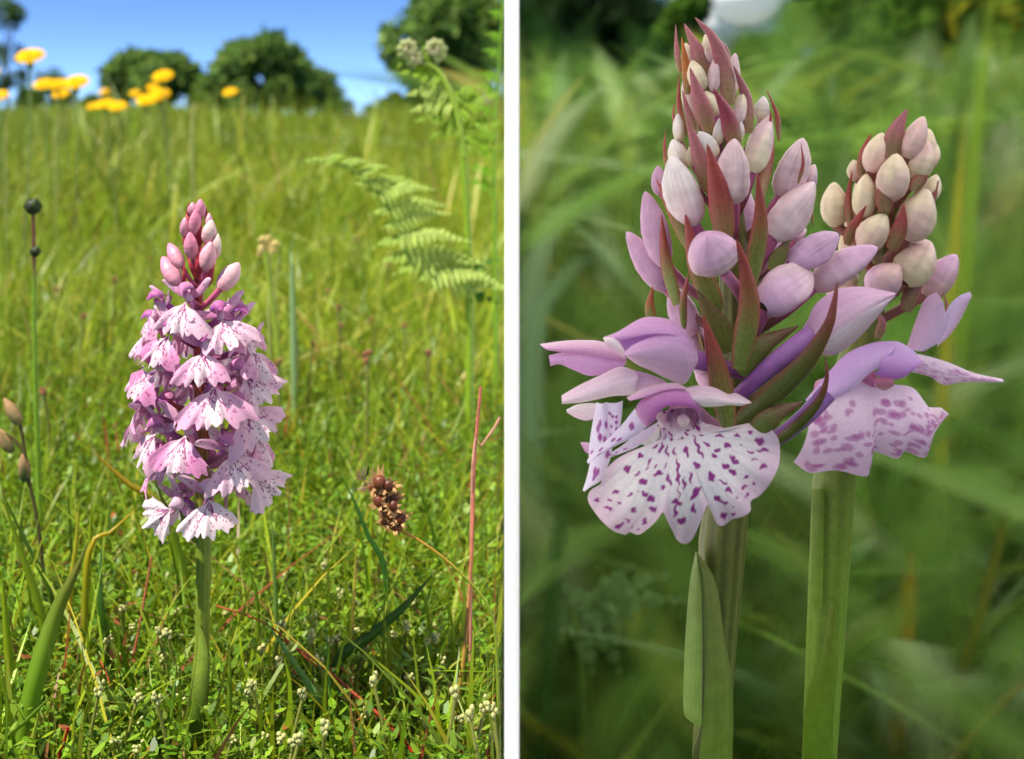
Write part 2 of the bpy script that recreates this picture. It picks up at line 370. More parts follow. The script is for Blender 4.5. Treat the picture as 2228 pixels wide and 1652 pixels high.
# ------------------------------------------------------------------ the orchid standing in the sun
def left_orchid():
    d = .210; s = d / F
    def axis(y): return np.interp(y, [430, 700, 1200, 1400, 1500, 1600, 1720], [431, 432, 443, 440, 432, 418, 398])
    def at(x, y, zo): return P(x, y, d + zo * s)
    base = at(400, HOR + H * F / d + 6, 0)
    T = thing('spotted_orchid', 'pink spotted orchid in full flower on the sunny turf, tip still in bud', 'orchid', base)
    ysn = np.linspace(450, HOR + H * F / d + 10, 46)
    path = np.array([at(axis(y), y, 0) for y in ysn])
    rad = np.interp(ysn, [450, 600, 1150, 1330, 1720], [6, 10, 17, 15, 20]) * s
    def sc(t, a):
        C = mixc(c(150, 70, 60), c(112, 128, 40), ss(.25, .6, t)); C = mixc(C, c(96, 92, 36), ss(.8, 1, t) * .5)
        return C * (1 + .16 * np.cos(a * 9))[:, None]
    mk('stem', *tube(path, rad, 18, sc, .03, 9)[:2], M_STEM, T, tube(path, rad, 18, sc, .03, 9)[2])
    def rr(y): return np.interp(y, [430, 560, 640, 760, 900, 1100, 1200], [22, 55, 85, 105, 112, 100, 85])
    # open flowers seen in front: throat x, y, lip width, extra roll (deg), pinkness, paleness
    FL = [((660, 985), L1, 112, 0, .32, .15), ((975, 1150), L1, 116, -14, .35, 0), ((520, 1290), L1, 122, 8, .75, 0), ((820, 1430), L1, 126, 0, .6, 0),
          ((345, 160), L2, 118, 16, .9, 0), ((785, 275), L2, 132, -4, .55, 0), ((1010, 190), L2, 116, -28, .35, .1), ((1010, 455), L2, 124, -26, .4, .1),
          ((575, 650), L2, 128, 4, .8, 0), ((345, 640), L2, 110, 14, .5, .1), ((920, 790), L2, 124, -10, .35, .15), ((1085, 960), L2, 112, -30, .2, .35),
          ((755, 1150), L2, 120, -4, .06, .6), ((470, 1225), L2, 100, 52, .03, .6)]
    for i, ((cx, cy), tf, W, roll, pk, pale) in enumerate(FL):
        x, y = tf(cx, cy); ax = axis(y); dx = (x - ax); R = max(rr(y), abs(dx) * 1.08)
        yaw = math.asin(max(-1, min(1, dx / R))) * .78
        zo = -math.sqrt(max(R * R - dx * dx, 0)) * .9
        sp = at(ax + dx * .15, y + 26, zo * .12)
        flower(T, at(x, y, zo), W * s * .94, yaw, math.radians(random.uniform(-10, 4)), math.radians(roll), 100 + i, pk, sp, pale,
               dict(ang=random.uniform(50, 58), Lr=random.uniform(.66, .78)), 0)
    # flowers turned to the sides and away
    SIDE = [(345, 668, -62), (330, 712, -78), (322, 790, -80), (318, 870, -82), (308, 905, -95), (352, 1000, -85), (522, 700, 62), (545, 760, 66), (548, 806, 80), (556, 880, 92), (555, 950, 80), (546, 1030, 85)]
    for i, (x, y, yw) in enumerate(SIDE):
        ax = axis(y); a = math.radians(yw); R = abs(x - ax) / max(.75, abs(math.sin(a)))
        flower(T, at(x, y, -R * math.cos(a) * .8 + 12), 104 * s, a, math.radians(random.uniform(-8, 4)), math.radians(random.uniform(-10, 10)), 200 + i, .6, at(ax + (x - ax) * .12, y + 26, 0), 0., dict(ang=52.))
    for i in range(13):
        y = 690 + i * 33; a = math.radians(180 + (i * 77) % 120 - 60); R = rr(y) * .95; ax = axis(y)
        flower(T, at(ax + R * math.sin(a), y, -R * math.cos(a)), 108 * s, a, 0, 0, 300 + i, .6, at(ax, y + 26, 6), 0., dict(ang=52., nr=24, na=50))
    # buds at the tip: tip, base, width, colour mix
    BP, BB = c(222, 134, 166), c(230, 180, 186)
    BUDS = [((785, 80), (790, 250), 88, 0), ((715, 110), (720, 230), 70, .1), ((865, 205), (860, 330), 62, .3), ((745, 170), (735, 400), 95, 0), ((650, 240), (650, 420), 85, .2), ((885, 265), (845, 480), 112, .7),
            ((690, 375), (715, 610), 110, 0), ((940, 385), (925, 610), 75, .9), ((880, 460), (835, 720), 130, .3), ((500, 475), (625, 690), 105, .1), ((445, 595), (590, 850), 140, .1), ((1130, 650), (960, 890), 150, .5)]
    for i, (tp, bs, wd, k) in enumerate(BUDS):
        tx, ty = L1(*tp); bx, by = L1(*bs); R = rr(by)
        def zo(x, y, m=1.): return -math.sqrt(max(R * R - (x - axis(y)) ** 2, 0)) * m
        z0 = zo(bx, by, .55) - i * 1.2; z1 = zo(tx, ty, .75) - i * 1.2
        tip, bse = at(tx, ty, z1), at(bx, by, z0)
        ct = mixc(BP, c(246, 226, 214), k); V, Fc, C = bud(tip, bse, wd * .2437 * s * 1.2, ct, mixc(c(205, 110, 150), BB, .5 + .5 * k), np.array([0, -3 * s, 0]))
        b = mk('bud', V, Fc, M_BUD, T, C)
        st = at(axis(by + 40), by + 45, -8)
        mk('ovary', *(lambda q: (q[0], q[1]))(tube(curve([st, (st + bse) / 2 + np.array([0, -4 * s, -3 * s]), bse + (tip - bse) * .05], 8), np.linspace(.16, .19, 8) * wd * .2437 * s, 8, c(196, 96, 130))), M_BUD, b, c(196, 96, 130)[None])
    RB = c(178, 48, 74); RBB = c(150, 62, 58)
    BR = [((785, 260), (770, 500), 80), ((800, 500), (740, 800), 90), ((920, 620), (830, 870), 85), ((640, 640), (635, 880), 50), ((620, 290), (660, 560), 60), ((840, 150), (830, 330), 40), ((680, 105), (670, 260), 42),
          ((770, 850), (765, 960), 34), ((655, 200), (690, 330), 50), ((920, 380), (890, 560), 50), ((655, 560), (740, 800), 50)]
    for i, (tp, bs, wd) in enumerate(BR):
        tx, ty = L1(*tp); bx, by = L1(*bs); R = rr(by) * .8
        z = lambda x, y: -math.sqrt(max(R * R - (x - axis(y)) ** 2, 0)) * .75 - 5
        V, Fc, C = bract([at(bx, by, z(bx, by) * .5), at((bx * .6 + tx * .4), by * .6 + ty * .4, z(bx, by) - 3), at(tx, ty, z(tx, ty))], wd * .2437 * s, (0, -1, 0), RB, RBB)
        mk('bract', V, Fc, M_BRACT, T, C)
    BR2 = [((740, 610), (770, 760), 40), ((420, 370), (640, 550), 60), ((430, 400), (470, 530), 48), ((880, 270), (890, 350), 34), ((345, 1040), (440, 1260), 34), ((520, 1240), (650, 1500), 90), ((560, 1230), (660, 1480), 60), ((405, 660), (420, 770), 18), ((850, 900), (770, 1080), 60)]
    for i, (tp, bs, wd) in enumerate(BR2):
        tx, ty = L2(*tp); bx, by = L2(*bs)
        ct, cb = (c(150, 60, 60), c(110, 84, 50)) if i < 4 else (c(100, 106, 44), c(96, 118, 46))
        V, Fc, C = bract([at(bx, by, -15), at((bx + tx) / 2 - 4, (by + ty) / 2, -32), at(tx, ty, -40)], wd * .28 * s, (0, -1, 0), ct, cb)
        mk('bract', V, Fc, M_BRACT, T, C)
    # sheathing leaf and lower leaf
    def lc(t, u):
        C = mixc(c(80, 106, 28), c(150, 172, 66), ss(.3, .8, t)); C = mixc(C, c(112, 62, 44), ss(.75, 1, np.abs(u)) * .8)
        return C * (1 + .07 * np.cos(u * 22))[:, None]
    for pts, wd, nn, cup in (([(384, 1690), (412, 1590), (434, 1480), (438, 1400), (421, 1336)], [64, 66, 50, 32, 2], (-.25, -1, 0), .9),
                        ([(372, 1660), (400, 1600), (424, 1560), (446, 1540), (462, 1552)], [34, 38, 34, 22, 2], (.3, -1, .5), .7)):
        path = curve([at(x, y, -24) for x, y in pts], 26)
        V, Fc, C = strip(path, np.interp(np.linspace(0, 1, 26), np.linspace(0, 1, 5), wd) * s, nn, 11, cup, lc)
        mk('leaf', V, Fc, M_LEAF, T, C)
left_orchid()

# ------------------------------------------------------------------ the tall orchid standing in shade
def right_orchid():
    d = .1925; s = d / F
    axp = ([60, 200, 400, 600, 900, 1170, 1400, 1652, 2000], [1528, 1546, 1582, 1600, 1606, 1572, 1560, 1545, 1530])
    def axis(y): return np.interp(y, *axp)
    def at(x, y, zo): return P(x, y, d + zo * s)
    def gz_(x): return float(ground_z((x - 1114) / F * d, d))
    yb = HOR + (H - gz_(1560)) * F / d + 8
    T = thing('spotted_orchid', 'tall lilac spotted orchid in the shade, reddish bracts, one large spotted lip open', 'orchid', at(axis(yb), yb, 0))
    ysn = np.linspace(120, yb, 70)
    path = np.array([at(axis(y), y, 0) for y in ysn])
    rad = np.interp(ysn, [120, 300, 600, 1000, 1180, 1400, 1652, 1900], [10, 24, 34, 44, 50, 40, 38, 40]) * s
    def sc(t, a):
        C = mixc(c(96, 96, 46), c(104, 116, 52), ss(.3, .8, t)); return C * (1 + .26 * np.cos(a * 11 + np.sin(t * 9)))[:, None]
    V, Fc, C = tube(path, rad, 44, sc, .035, 11); mk('stem', V, Fc, M_STEM, T, C)
    def rr(y): return np.interp(y, [40, 150, 250, 350, 450, 560, 700, 900], [30, 52, 78, 105, 130, 150, 165, 170])
    def zz(x, y, m=1., R=None):
        R = rr(y) if R is None else R
        return -math.sqrt(max(R * R - (x - axis(y)) ** 2, 0)) * m
    CR = c(236, 218, 186); PK = c(230, 196, 200); LL = c(216, 168, 198); WH = c(238, 224, 220)
    # buds: tf, tip, base, width, tip colour, base colour, depth bias
    BUDS = [(R2, (625, 168), (655, 390), 95, CR, PK, 0), (R2, (470, 235), (520, 400), 70, CR, PK, 0), (R2, (520, 372), (600, 610), 140, CR, CR, -4), (R2, (708, 348), (685, 615), 96, PK, PK, -8),
            (R2, (625, 610), (715, 800), 120, CR, CR, 0), (R2, (915, 600), (880, 865), 100, CR, PK, 0), (R2, (412, 785), (425, 1010), 88, WH, CR, 0), (R2, (735, 822), (715, 1030), 84, WH, CR, 0),
            (R2, (905, 850), (890, 1000), 60, WH, CR, 0), (R2, (1078, 652), (1060, 850), 118, WH, CR, 10), (R2, (1130, 800), (985, 1250), 215, PK, CR, -6), (R2, (372, 985), (450, 1220), 170, WH, CR, 0),
            (R2, (575, 925), (690, 1130), 150, WH, CR, 0), (R2, (500, 1045), (520, 1200), 60, CR, CR, 8), (R2, (852, 980), (845, 1480), 272, PK, PK, -22), (R2, (360, 1112), (530, 1660), 300, WH, PK, -12),
            (R2, (1385, 975), (1215, 1440), 270, PK, PK, 6), (R2, (1475, 1180), (1400, 1420), 120, PK, LL, 30), (R3, (1332, 50), (1050, 420), 262, PK, PK, -12), (R3, (1310, 640), (985, 880), 290, PK, LL, -40),
            (R3, (1495, 395), (1170, 600), 215, LL, LL, -8), (R3, (1750, 478), (1320, 745), 225, LL, PK, 10), (R3, (1800, 815), (1270, 1075), 250, LL, LL, 0), (R3, (215, 108), (340, 600), 200, LL, LL, 20),
            (R3, (92, 375), (350, 760), 190, LL, LL, 55), (R3, (1270, 345), (1200, 440), 90, PK, LL, 60), (R2, (255, 1190), (270, 1420), 120, LL, LL, 40)]
    for i, (tf, tp, bs, wd, ct, cb, bias) in enumerate(BUDS):
        k = .2799 if tf is R2 else .3293
        tx, ty = tf(*tp); bx, by = tf(*bs); R = rr((ty + by) / 2)
        z0 = zz(bx, by, .70, R) + bias; z1 = zz(tx, ty, .95 if ty > 200 else .7, R) + bias
        bse, tip = at(bx, by, z0), at(tx, ty, z1)
        V, Fc, C = bud(tip, bse, wd * k * s * (1.16 if tf is R2 and wd < 160 else 1.04), ct, cb, np.array([0, -wd * k * s * .08, wd * k * s * .05]), 36, 40, .11)
        b = mk('bud', V, Fc, M_BUD, T, C)
        st = at(axis(by + 90) * .75 + bx * .25, by + 95, z0 * .25)
        oc = petalcol(c(110, 70, 50), c(186, 96, 140))
        V, Fc, C = tube(curve([st, (st + bse) / 2 + np.array([0, -6 * s, -6 * s]), bse + (tip - bse) * .06], 10), np.linspace(.15, .17, 10) * wd * k * s, 12, oc)
        mk('ovary', V, Fc, M_BUD, b, C)
    # bud seen end-on
    x, y = R3(648, 490)
    V, Fc, C = bud(at(x - 8, y - 28, zz(x, y) - 76), at(x + 14, y + 38, zz(x, y) - 20), 335 * .3293 * s, LL, PK, None, 30, 36, .05)
    b = mk('bud', V, Fc, M_BUD, T, C)
    q0, q1 = R3(735, 640), R3(870, 830)
    V, Fc, C = tube(curve([at(*q0, -185), at(*R3(800, 720), -165), at(*q1, -110)], 12), np.full(12, 12 * s), 12, petalcol(c(200, 120, 160), c(150, 60, 80))); mk('ovary', V, Fc, M_BUD, b, C)
    # long purple ovary under the big bud at the right
    V, Fc, C = tube(curve([at(*R3(1330, 1060), -150), at(*R3(1090, 1230), -150), at(*R3(830, 1460), -95)], 16), np.linspace(24, 15, 16) * s, 14, petalcol(c(176, 120, 180), c(140, 70, 150))); mk('ovary', V, Fc, M_BUD, T, C)
    V, Fc, C = tube(curve([at(*R3(1420, 1440), -105), at(*R3(1280, 1590), -95), at(*R3(1100, 1730), -60), at(*R3(850, 1850), -10)], 16), np.linspace(20, 14, 16) * s, 14, petalcol(c(176, 120, 190), c(150, 90, 170))); mk('ovary', V, Fc, M_BUD, T, C)
    # bracts: list of points base..tip, width, depth bias
    MV = MAUVE
    BR = [(R2, [(425, 470), (400, 300), (393, 92)], 62, MV, 4), (R2, [(620, 500), (560, 290), (460, 86)], 150, MV, 6), (R2, [(825, 720), (790, 430), (690, 190), (545, 40)], 190, MV, -22), (R2, [(820, 400), (790, 280), (700, 190)], 70, MV, 0),
          (R2, [(480, 640), (470, 430), (440, 190)], 100, c(176, 96, 40), -6), (R2, [(660, 930), (580, 680), (505, 430)], 175, MV, -12), (R2, [(880, 1060), (810, 800), (690, 592)], 185, c(150, 56, 84), -22),
          (R2, [(975, 940), (960, 660), (845, 410)], 165, MV, -6), (R2, [(1205, 1000), (1190, 800), (1100, 600)], 66, RED, 0), (R2, [(1075, 1420), (1140, 1080), (1135, 758)], 150, RED, -16), (R2, [(640, 1390), (560, 1080), (472, 800)], 150, MV, -10),
          (R2, [(470, 960), (415, 720), (420, 480)], 60, RED, 8), (R2, [(540, 920), (480, 750), (445, 600)], 80, MV, -3), (R2, [(385, 900), (375, 780), (385, 700)], 34, RED, 12), (R2, [(318, 1220), (305, 1060), (315, 908)], 38, RED, 4),
          (R2, [(790, 1780), (740, 1420), (640, 1025)], 240, RED, -24), (R2, [(1350, 1330), (1390, 1180), (1368, 1008)], 48, RED, -30), (R3, [(930, 720), (990, 330), (960, -20)], 165, RED, -20), (R3, [(560, 560), (400, 260), (290, 32)], 130, RED, -16),
          (R3, [(420, 860), (345, 560), (322, 262)], 120, RED, -2), (R3, [(700, 900), (560, 600), (480, 262)], 190, RED, 25), (R3, [(470, 1020), (465, 850), (505, 640)], 66, RED, -10), (R3, [(840, 1290), (915, 900), (880, 620), (820, 424)], 190, RED, -48),
          (R3, [(770, 1700), (690, 1260), (598, 930)], 190, RED, -22), (R3, [(270, 1000), (240, 880), (265, 735)], 100, c(160, 64, 50), 30), 
          (R3, [(860, 1330), (1000, 1140), (1230, 1000)], 190, c(120, 84, 60), 5),
          (R3, [(760, 1180), (690, 1000), (560, 760)], 220, c(120, 96, 56), 20), (R3, [(1330, 340), (1325, 270), (1310, 190)], 34, RED, 20), (R3, [(900, 1760), (1080, 1600), (1260, 1500)], 180, c(120, 80, 60), -10),
          (R3, [(1060, 640), (1130, 520), (1180, 400)], 150, c(110, 90, 52), 15), (R3, [(900, 1000), (1020, 860), (1250, 800)], 150, c(130, 70, 70), 10)]
    for i, (tf, pts, wd, ct, bias) in enumerate(BR):
        k = .2799 if tf is R2 else .3293
        pp = [tf(*p) for p in pts]; R = rr(np.mean([p[1] for p in pp])) * 1.0; n = len(pp)
        pw = [at(x, y, zz(x, y, .66 + .34 * j / (n - 1), R) + bias - 16) for j, (x, y) in enumerate(pp)]
        xm, ym = pp[n // 2]; sx = max(-1, min(1, (xm - axis(ym)) / R))
        V, Fc, C = bract(pw, wd * .96 * k * s, (sx * .5, -1, .1), ct, OLIVE if tf is R3 else c(140, 116, 74), 1.05, 30, (.15, .8) if tf is R3 else (0, .55), 13)
        mk('bract', V, Fc, M_BRACT, T, C)
    for i in range(16):   # buds and bracts round the back
        y = 190 + i * 42; a = math.radians(180 + (i * 137) % 150 - 75); R = rr(y) * .8; ax = axis(y)
        bx, bz = ax + R * .75 * math.sin(a), -R * .75 * math.cos(a); tx, tz = ax + R * 1.15 * math.sin(a), -R * 1.15 * math.cos(a)
        V, Fc, C = bud(at(tx, y - 75, tz), at(bx, y + 35, bz), (40 + i * 2.2) * s, PK if i < 7 else LL, CR if i < 5 else LL); mk('bud', V, Fc, M_BUD, T, C)
        V, Fc, C = bract([at(bx * .8 + ax * .2, y + 70, bz * .8), at(bx, y + 20, bz * 1.1), at(tx, y - 40, tz * 1.05)], 36 * s, (math.sin(a), -math.cos(a), 0)); mk('bract', V, Fc, M_BRACT, T, C)

    # the big opening bud on the right: folded petals over its core
    def q3(x, y, z): return at(*R3(x, y), z)
    def fold(A, B, zA, zB, bulge, ca, cb):
        V, Fc, C = loft([q3(x, y, z) for (x, y), z in zip(A, zA)], [q3(x, y, z) for (x, y), z in zip(B, zB)], 40, 16, bulge * s, (0, -1, .2), lambda t, u: mixc(ca, cb, ss(.2, 1, u)) * (1 - .10 * (.5 + .5 * np.cos(u * 26 + t * 4)) ** 4)[:, None])
        mk('petal', V, Fc, M_PETAL, T, C)
    RID = [(1285, 1100), (1400, 1090), (1560, 985), (1700, 890), (1858, 800)]; zr = [-140, -188, -196, -186, -140]
    fold([(1265, 1050), (1330, 870), (1470, 765), (1640, 738), (1850, 775)], RID, [-130, -140, -140, -130, -115], zr, 16, c(212, 164, 198), c(228, 192, 210))
    fold(RID, [(1300, 1140), (1420, 1196), (1540, 1150), (1690, 1010), (1858, 806)], zr, [-140, -150, -150, -140, -125], 10, c(234, 212, 222), c(212, 172, 196))
    for pts, zs, wd in (([(830, 1650), (1060, 1480), (1290, 1250), (1430, 1010), (1470, 850), (1488, 708)], [-70, -150, -215, -232, -228, -215], 200), ([(1060, 1800), (1240, 1660), (1370, 1500), (1420, 1340), (1405, 1195)], [-60, -140, -190, -205, -200], 110)):
        V, Fc, C = bract([q3(x, y, z) for (x, y), z in zip(pts, zs)], wd * .3293 * s, (.2, -1, .1), REDD, c(92, 98, 46), 1.0, 34, (.45, .95), 13); mk('bract', V, Fc, M_BRACT, T, C)
    # ---- open flower with the broad spotted lip
    k = .3622
    def q(x, y, z): return at(*R1(x, y), z)
    OUT = [(1100, 812), (1200, 842), (1290, 850), (1390, 815), (1490, 845), (1545, 900), (1560, 980), (1550, 1080), (1500, 1180), (1440, 1250), (1385, 1285), (1382, 1345), (1330, 1380), (1275, 1392), (1222, 1430), (1185, 1422), (1168, 1375),
           (1168, 1318), (1125, 1308), (1105, 1350), (1080, 1420), (1040, 1500), (1008, 1536), (975, 1536), (940, 1510), (910, 1450), (880, 1390), (858, 1352), (822, 1400), (770, 1450), (715, 1484), (660, 1468), (632, 1483), (560, 1460),
           (490, 1400), (430, 1320), (408, 1268), (425, 1220), (480, 1195), (500, 1120), (560, 1050), (640, 1000), (740, 960), (825, 925), (848, 880), (835, 820), (820, 765), (900, 735), (1000, 725), (1068, 740), (1078, 780)]
    SPOTS = [(870, 745, 18, 8, 60), (915, 735, 16, 9, 80), (865, 850, 10, 5, 70), (905, 832, 10, 4, 20), (1065, 845, 30, 8, 55), (1040, 850, 12, 5, 60), (1085, 890, 14, 7, 50), (1010, 860, 14, 7, -60), (1000, 885, 10, 6, -70), (905, 885, 14, 7, 70), (910, 910, 16, 8, 20), (950, 912, 5, 5, 0), (970, 900, 8, 5, 60), (870, 895, 20, 6, -80),
             (850, 965, 40, 7, -75), (882, 985, 36, 9, 85), (928, 990, 24, 9, 80), (1000, 990, 34, 11, 80), (1070, 965, 80, 10, 66), (1060, 1070, 22, 20, 0), (950, 1115, 85, 9, 88), (875, 1070, 20, 6, -70), (775, 1055, 28, 7, -55), (810, 955, 18, 7, -50), (720, 1010, 16, 16, 0), (645, 1090, 20, 20, 0), (705, 1120, 28, 9, -35), (765, 1090, 12, 6, -40), (810, 1075, 10, 8, -60), (830, 1120, 32, 12, -15), (740, 1165, 30, 16, -20), (895, 1155, 36, 12, 65), (860, 1195, 18, 12, 45), (985, 1180, 38, 8, 92), (1022, 1140, 34, 10, 85), (955, 1240, 40, 4, 90),
             (580, 1228, 26, 10, -25), (660, 1245, 14, 8, -20), (545, 1275, 12, 6, 0), (595, 1292, 14, 9, 0), (540, 1325, 26, 12, 5), (465, 1280, 20, 10, 10), (685, 1335, 28, 12, -40), (745, 1240, 20, 14, 30), (790, 1268, 24, 20, 20), (800, 1328, 26, 16, 0), (715, 1222, 8, 5, 0), (650, 1395, 16, 10, 10), (595, 1430, 30, 12, -35), (750, 1400, 32, 12, -60), (712, 1450, 14, 7, -20), (675, 1440, 8, 4, 30),
             (935, 1330, 50, 10, 95), (940, 1290, 30, 16, 10), (975, 1400, 30, 18, -20), (1055, 1230, 36, 14, -60), (1040, 1260, 16, 14, 80), (1040, 1330, 28, 13, 80), (1070, 1210, 18, 8, -10),
             (1195, 893, 28, 10, 10), (1300, 893, 22, 12, 10), (1385, 868, 16, 9, -10), (1440, 925, 30, 20, 20), (1240, 950, 22, 16, 25), (1325, 943, 10, 4, 0), (1125, 945, 20, 9, 35), (1185, 980, 18, 9, 20), (1162, 1012, 14, 11, 0), (1390, 992, 24, 10, 15), (1460, 978, 34, 9, -5), (1275, 1025, 20, 16, 50), (1295, 1052, 20, 14, 20), (1412, 1037, 16, 6, 0), (1455, 1077, 22, 14, -10), (1230, 1075, 28, 13, 30), (1280, 1112, 22, 18, 20), (1145, 1130, 28, 16, 50), (1155, 1160, 16, 12, 0), (1215, 1170, 26, 8, 25), (1355, 1140, 12, 10, 0), (1400, 1180, 12, 9, 0), (1345, 1198, 18, 11, -10), (1255, 1220, 22, 14, 40), (1360, 1253, 20, 10, -60), (1185, 1265, 28, 12, 45), (1225, 1290, 28, 11, 15), (1305, 1268, 10, 7, 0), (1285, 1310, 8, 5, 0), (1220, 1365, 20, 18, 20), (1275, 1360, 12, 8, -30), (1230, 1392, 10, 5, 0)]
    def lip_from_outline(out, cen, spots, zc, depth, na=420, nr=84, wob=1., dens=1.):
        o = np.array(out + out[:1], float); oc = curve(np.c_[o, np.zeros(len(o))], na * 3)[:, :2]
        cc = np.array(cen, float); L = np.r_[0, np.cumsum(np.linalg.norm(np.diff(oc, axis=0), axis=1))]
        sl_ = np.linspace(0, L[-1], na, endpoint=False); ex = np.interp(sl_, L, oc[:, 0]); ey = np.interp(sl_, L, oc[:, 1])
        rho = np.linspace(0.015, 1, nr)[:, None]
        X = cc[0] + (ex - cc[0])[None] * rho; Yc = cc[1] + (ey - cc[1])[None] * rho
        return X, Yc, rho
    X, Yc, rho = lip_from_outline(OUT, (975, 905), SPOTS, 0, 0)
    xn = (X - 985) / 580; yn = (Yc - 900) / 640
    Zp = -215 - 55 * np.sin(np.clip(yn, -.3, 1) * 2.4) + 95 * np.abs(xn) ** 1.8 - 16 * np.exp(-(xn / .10) ** 2) * ss(0, .3, yn)
    Zp = Zp + 7 * np.sin(xn * 9 + 1) * ss(.3, 1, rho) + 9 * rho ** 3 * np.sin(np.arctan2(yn, xn) * 13) + 40 * ss(.0, -.25, yn)
    m = np.zeros_like(X)
    wx = X + 5 * np.sin(Yc * .11) + 4 * np.sin(X * .13 + Yc * .07); wy = Yc + 5 * np.sin(X * .12 + 2) + 3 * np.sin(Yc * .19)
    for (sx, sy, a, b, r) in SPOTS:
        ca, sa = math.cos(math.radians(r)), math.sin(math.radians(r)); dx, dy = wx - sx, wy - sy
        np.maximum(m, 1 - ss(.6, 1.35, ((dx * ca + dy * sa) / (a * 1.02)) ** 2 + ((-dx * sa + dy * ca) / (b * 1.08)) ** 2), out=m)
    base = mixc(c(238, 228, 228), c(226, 192, 210), ss(.62, 1, rho * np.ones_like(X)) * .8)
    base = mixc(base, c(238, 220, 222), 1 - ss(820, 900, Yc))
    vn = (.5 + .5 * np.cos(np.arctan2(Yc - 860, X - 975) * 46 + np.sin(Yc * .02) * 1.5)) ** 3; base = base * (1 - .09 * vn * ss(.25, .6, rho * np.ones_like(X)))[..., None]
    C = mixc(base.reshape(-1, 3), c(150, 24, 130), m.ravel() * .97)
    xx, yy = X * k + R1(0, 0)[0], Yc * k + R1(0, 0)[1]; dd = d + Zp * s
    V = np.stack([(xx - 1114) / F * dd, dd, H - (yy - HOR) / F * dd], -1).reshape(-1, 3)
    fl = mk('flower', *(lambda t: (t[0], t[1]))(tube(curve([q(975, 790, -185), q(1010, 760, -130), q(1120, 820, -60), q(1230, 900, -10)], 14), np.array([34, 34, 32, 30, 28, 26, 24, 22, 20, 20, 20, 20, 20, 20]) * s, 14, 0 * WHITE)), M_PETAL, T, c(190, 130, 170)[None])
    lp = mk('lip', V, gridf(84, 420, True), M_PETAL, fl, C)
    sm = lp.modifiers.new('thickness', 'SOLIDIFY'); sm.thickness = .00016; sm.offset = 0
    V, Fc, C = bud(q(978, 842, -222), q(985, 765, -204), 66 * k * s, c(238, 212, 210), c(236, 208, 214), None, 18, 16, 0); mk('column', V, Fc, M_PETAL, fl, C)
    DP = c(158, 76, 150); MP = c(200, 136, 186); LP = c(226, 188, 206)
    def lc_(A, B, z, bulge, ca, cb, name='petal', nu=16, edge=None, vein=.1, par=None):
        f = lambda pts, zz_: [q(x, y, zz_ if np.isscalar(zz_) else zz_[i]) for i, (x, y) in enumerate(pts)]
        zA, zB = z if isinstance(z, tuple) else (z, z)
        V, Fc, C = loft(f(A, zA), f(B, zB), 34, nu, bulge * s, (0, -1, .1), lambda t, u: mixc(ca, cb, u) * (1 - vein * (.5 + .5 * np.cos(u * 30 + t * 3)) ** 4)[:, None])
        return mk(name, V, Fc, M_PETAL, par or fl, C)
    # hood rim, top sepals
    lc_([(745, 832), (698, 750), (715, 690), (790, 640), (900, 612), (980, 615), (1045, 655), (1088, 740)], [(780, 830), (815, 800), (822, 765), (865, 725), (920, 706), (965, 704), (1015, 718), (1075, 750)], ([-205, -215, -215, -220, -222, -220, -212, -205], [-215, -240, -255, -262, -264, -262, -250, -215]), 10, MP, DP, 'hood')
    lc_([(715, 690), (790, 640), (900, 612), (980, 615), (1045, 655)], [(800, 720), (850, 680), (930, 660), (980, 670), (1030, 700)], (-180, -130), 0, MP, DP, 'hood')
    lc_([(640, 662), (740, 610), (850, 578), (940, 576), (998, 602)], [(660, 682), (745, 662), (850, 626), (930, 612), (995, 612)], (-205, -232), 8, LP, MP, 'sepal')
    lc_([(985, 606), (1080, 588), (1170, 603), (1250, 640), (1300, 636), (1382, 682)], [(1050, 690), (1100, 716), (1180, 716), (1260, 708), (1330, 712), (1380, 694)], (-200, -225), 14, LP, WH, 'sepal')
    # flower above it to the left, hood still closed
    f2 = mk('flower', *(lambda t: (t[0], t[1]))(bud(q(560, 340, -165), q(1050, 420, -150), 225 * k * s, LL, LL)), M_PETAL, T, c(196, 150, 206)[None])
    lc_([(500, 300), (590, 264), (740, 182), (890, 190), (975, 240), (1040, 330)], [(505, 330), (620, 312), (760, 282), (880, 280), (970, 305), (1050, 360)], ([-170, -172, -165, -160, -158, -150], [-175, -195, -212, -215, -205, -170]), 10, c(212, 156, 200), c(204, 150, 198), 'hood', par=f2)
    lc_([(622, 392), (690, 340), (790, 300), (900, 276), (1000, 302), (1062, 372)], [(626, 404), (700, 462), (790, 502), (880, 548), (985, 580), (1052, 480)], ([-205, -212, -210, -208, -200, -165], [-205, -205, -198, -190, -178, -160]), 26, c(208, 156, 200), c(224, 190, 208), 'petal', par=f2)
    lc_([(498, 302), (540, 300), (590, 320), (630, 380)], [(515, 350), (555, 375), (600, 398), (626, 408)], -190, 6, WH, LP, 'petal', par=f2)
    V, Fc, C = tube(curve([q(1040, 430, -150), q(1180, 470, -120), q(1360, 520, -60)], 14), np.linspace(20, 14, 14) * s, 12, petalcol(c(176, 104, 176), c(140, 60, 120))); mk('ovary', V, Fc, M_PETAL, f2, C)
    lc_([(118, 340), (250, 322), (370, 316), (500, 328), (620, 400)], [(170, 378), (270, 392), (400, 402), (520, 425), (640, 440)], (-100, -120), 16, LP, MP, 'sepal', par=f2)
    lc_([(172, 408), (270, 388), (400, 392), (520, 415), (640, 430)], [(182, 474), (240, 462), (330, 500), (440, 532), (620, 480)], (-112, -118), 12, c(206, 156, 198), c(200, 142, 192), 'sepal', par=f2)
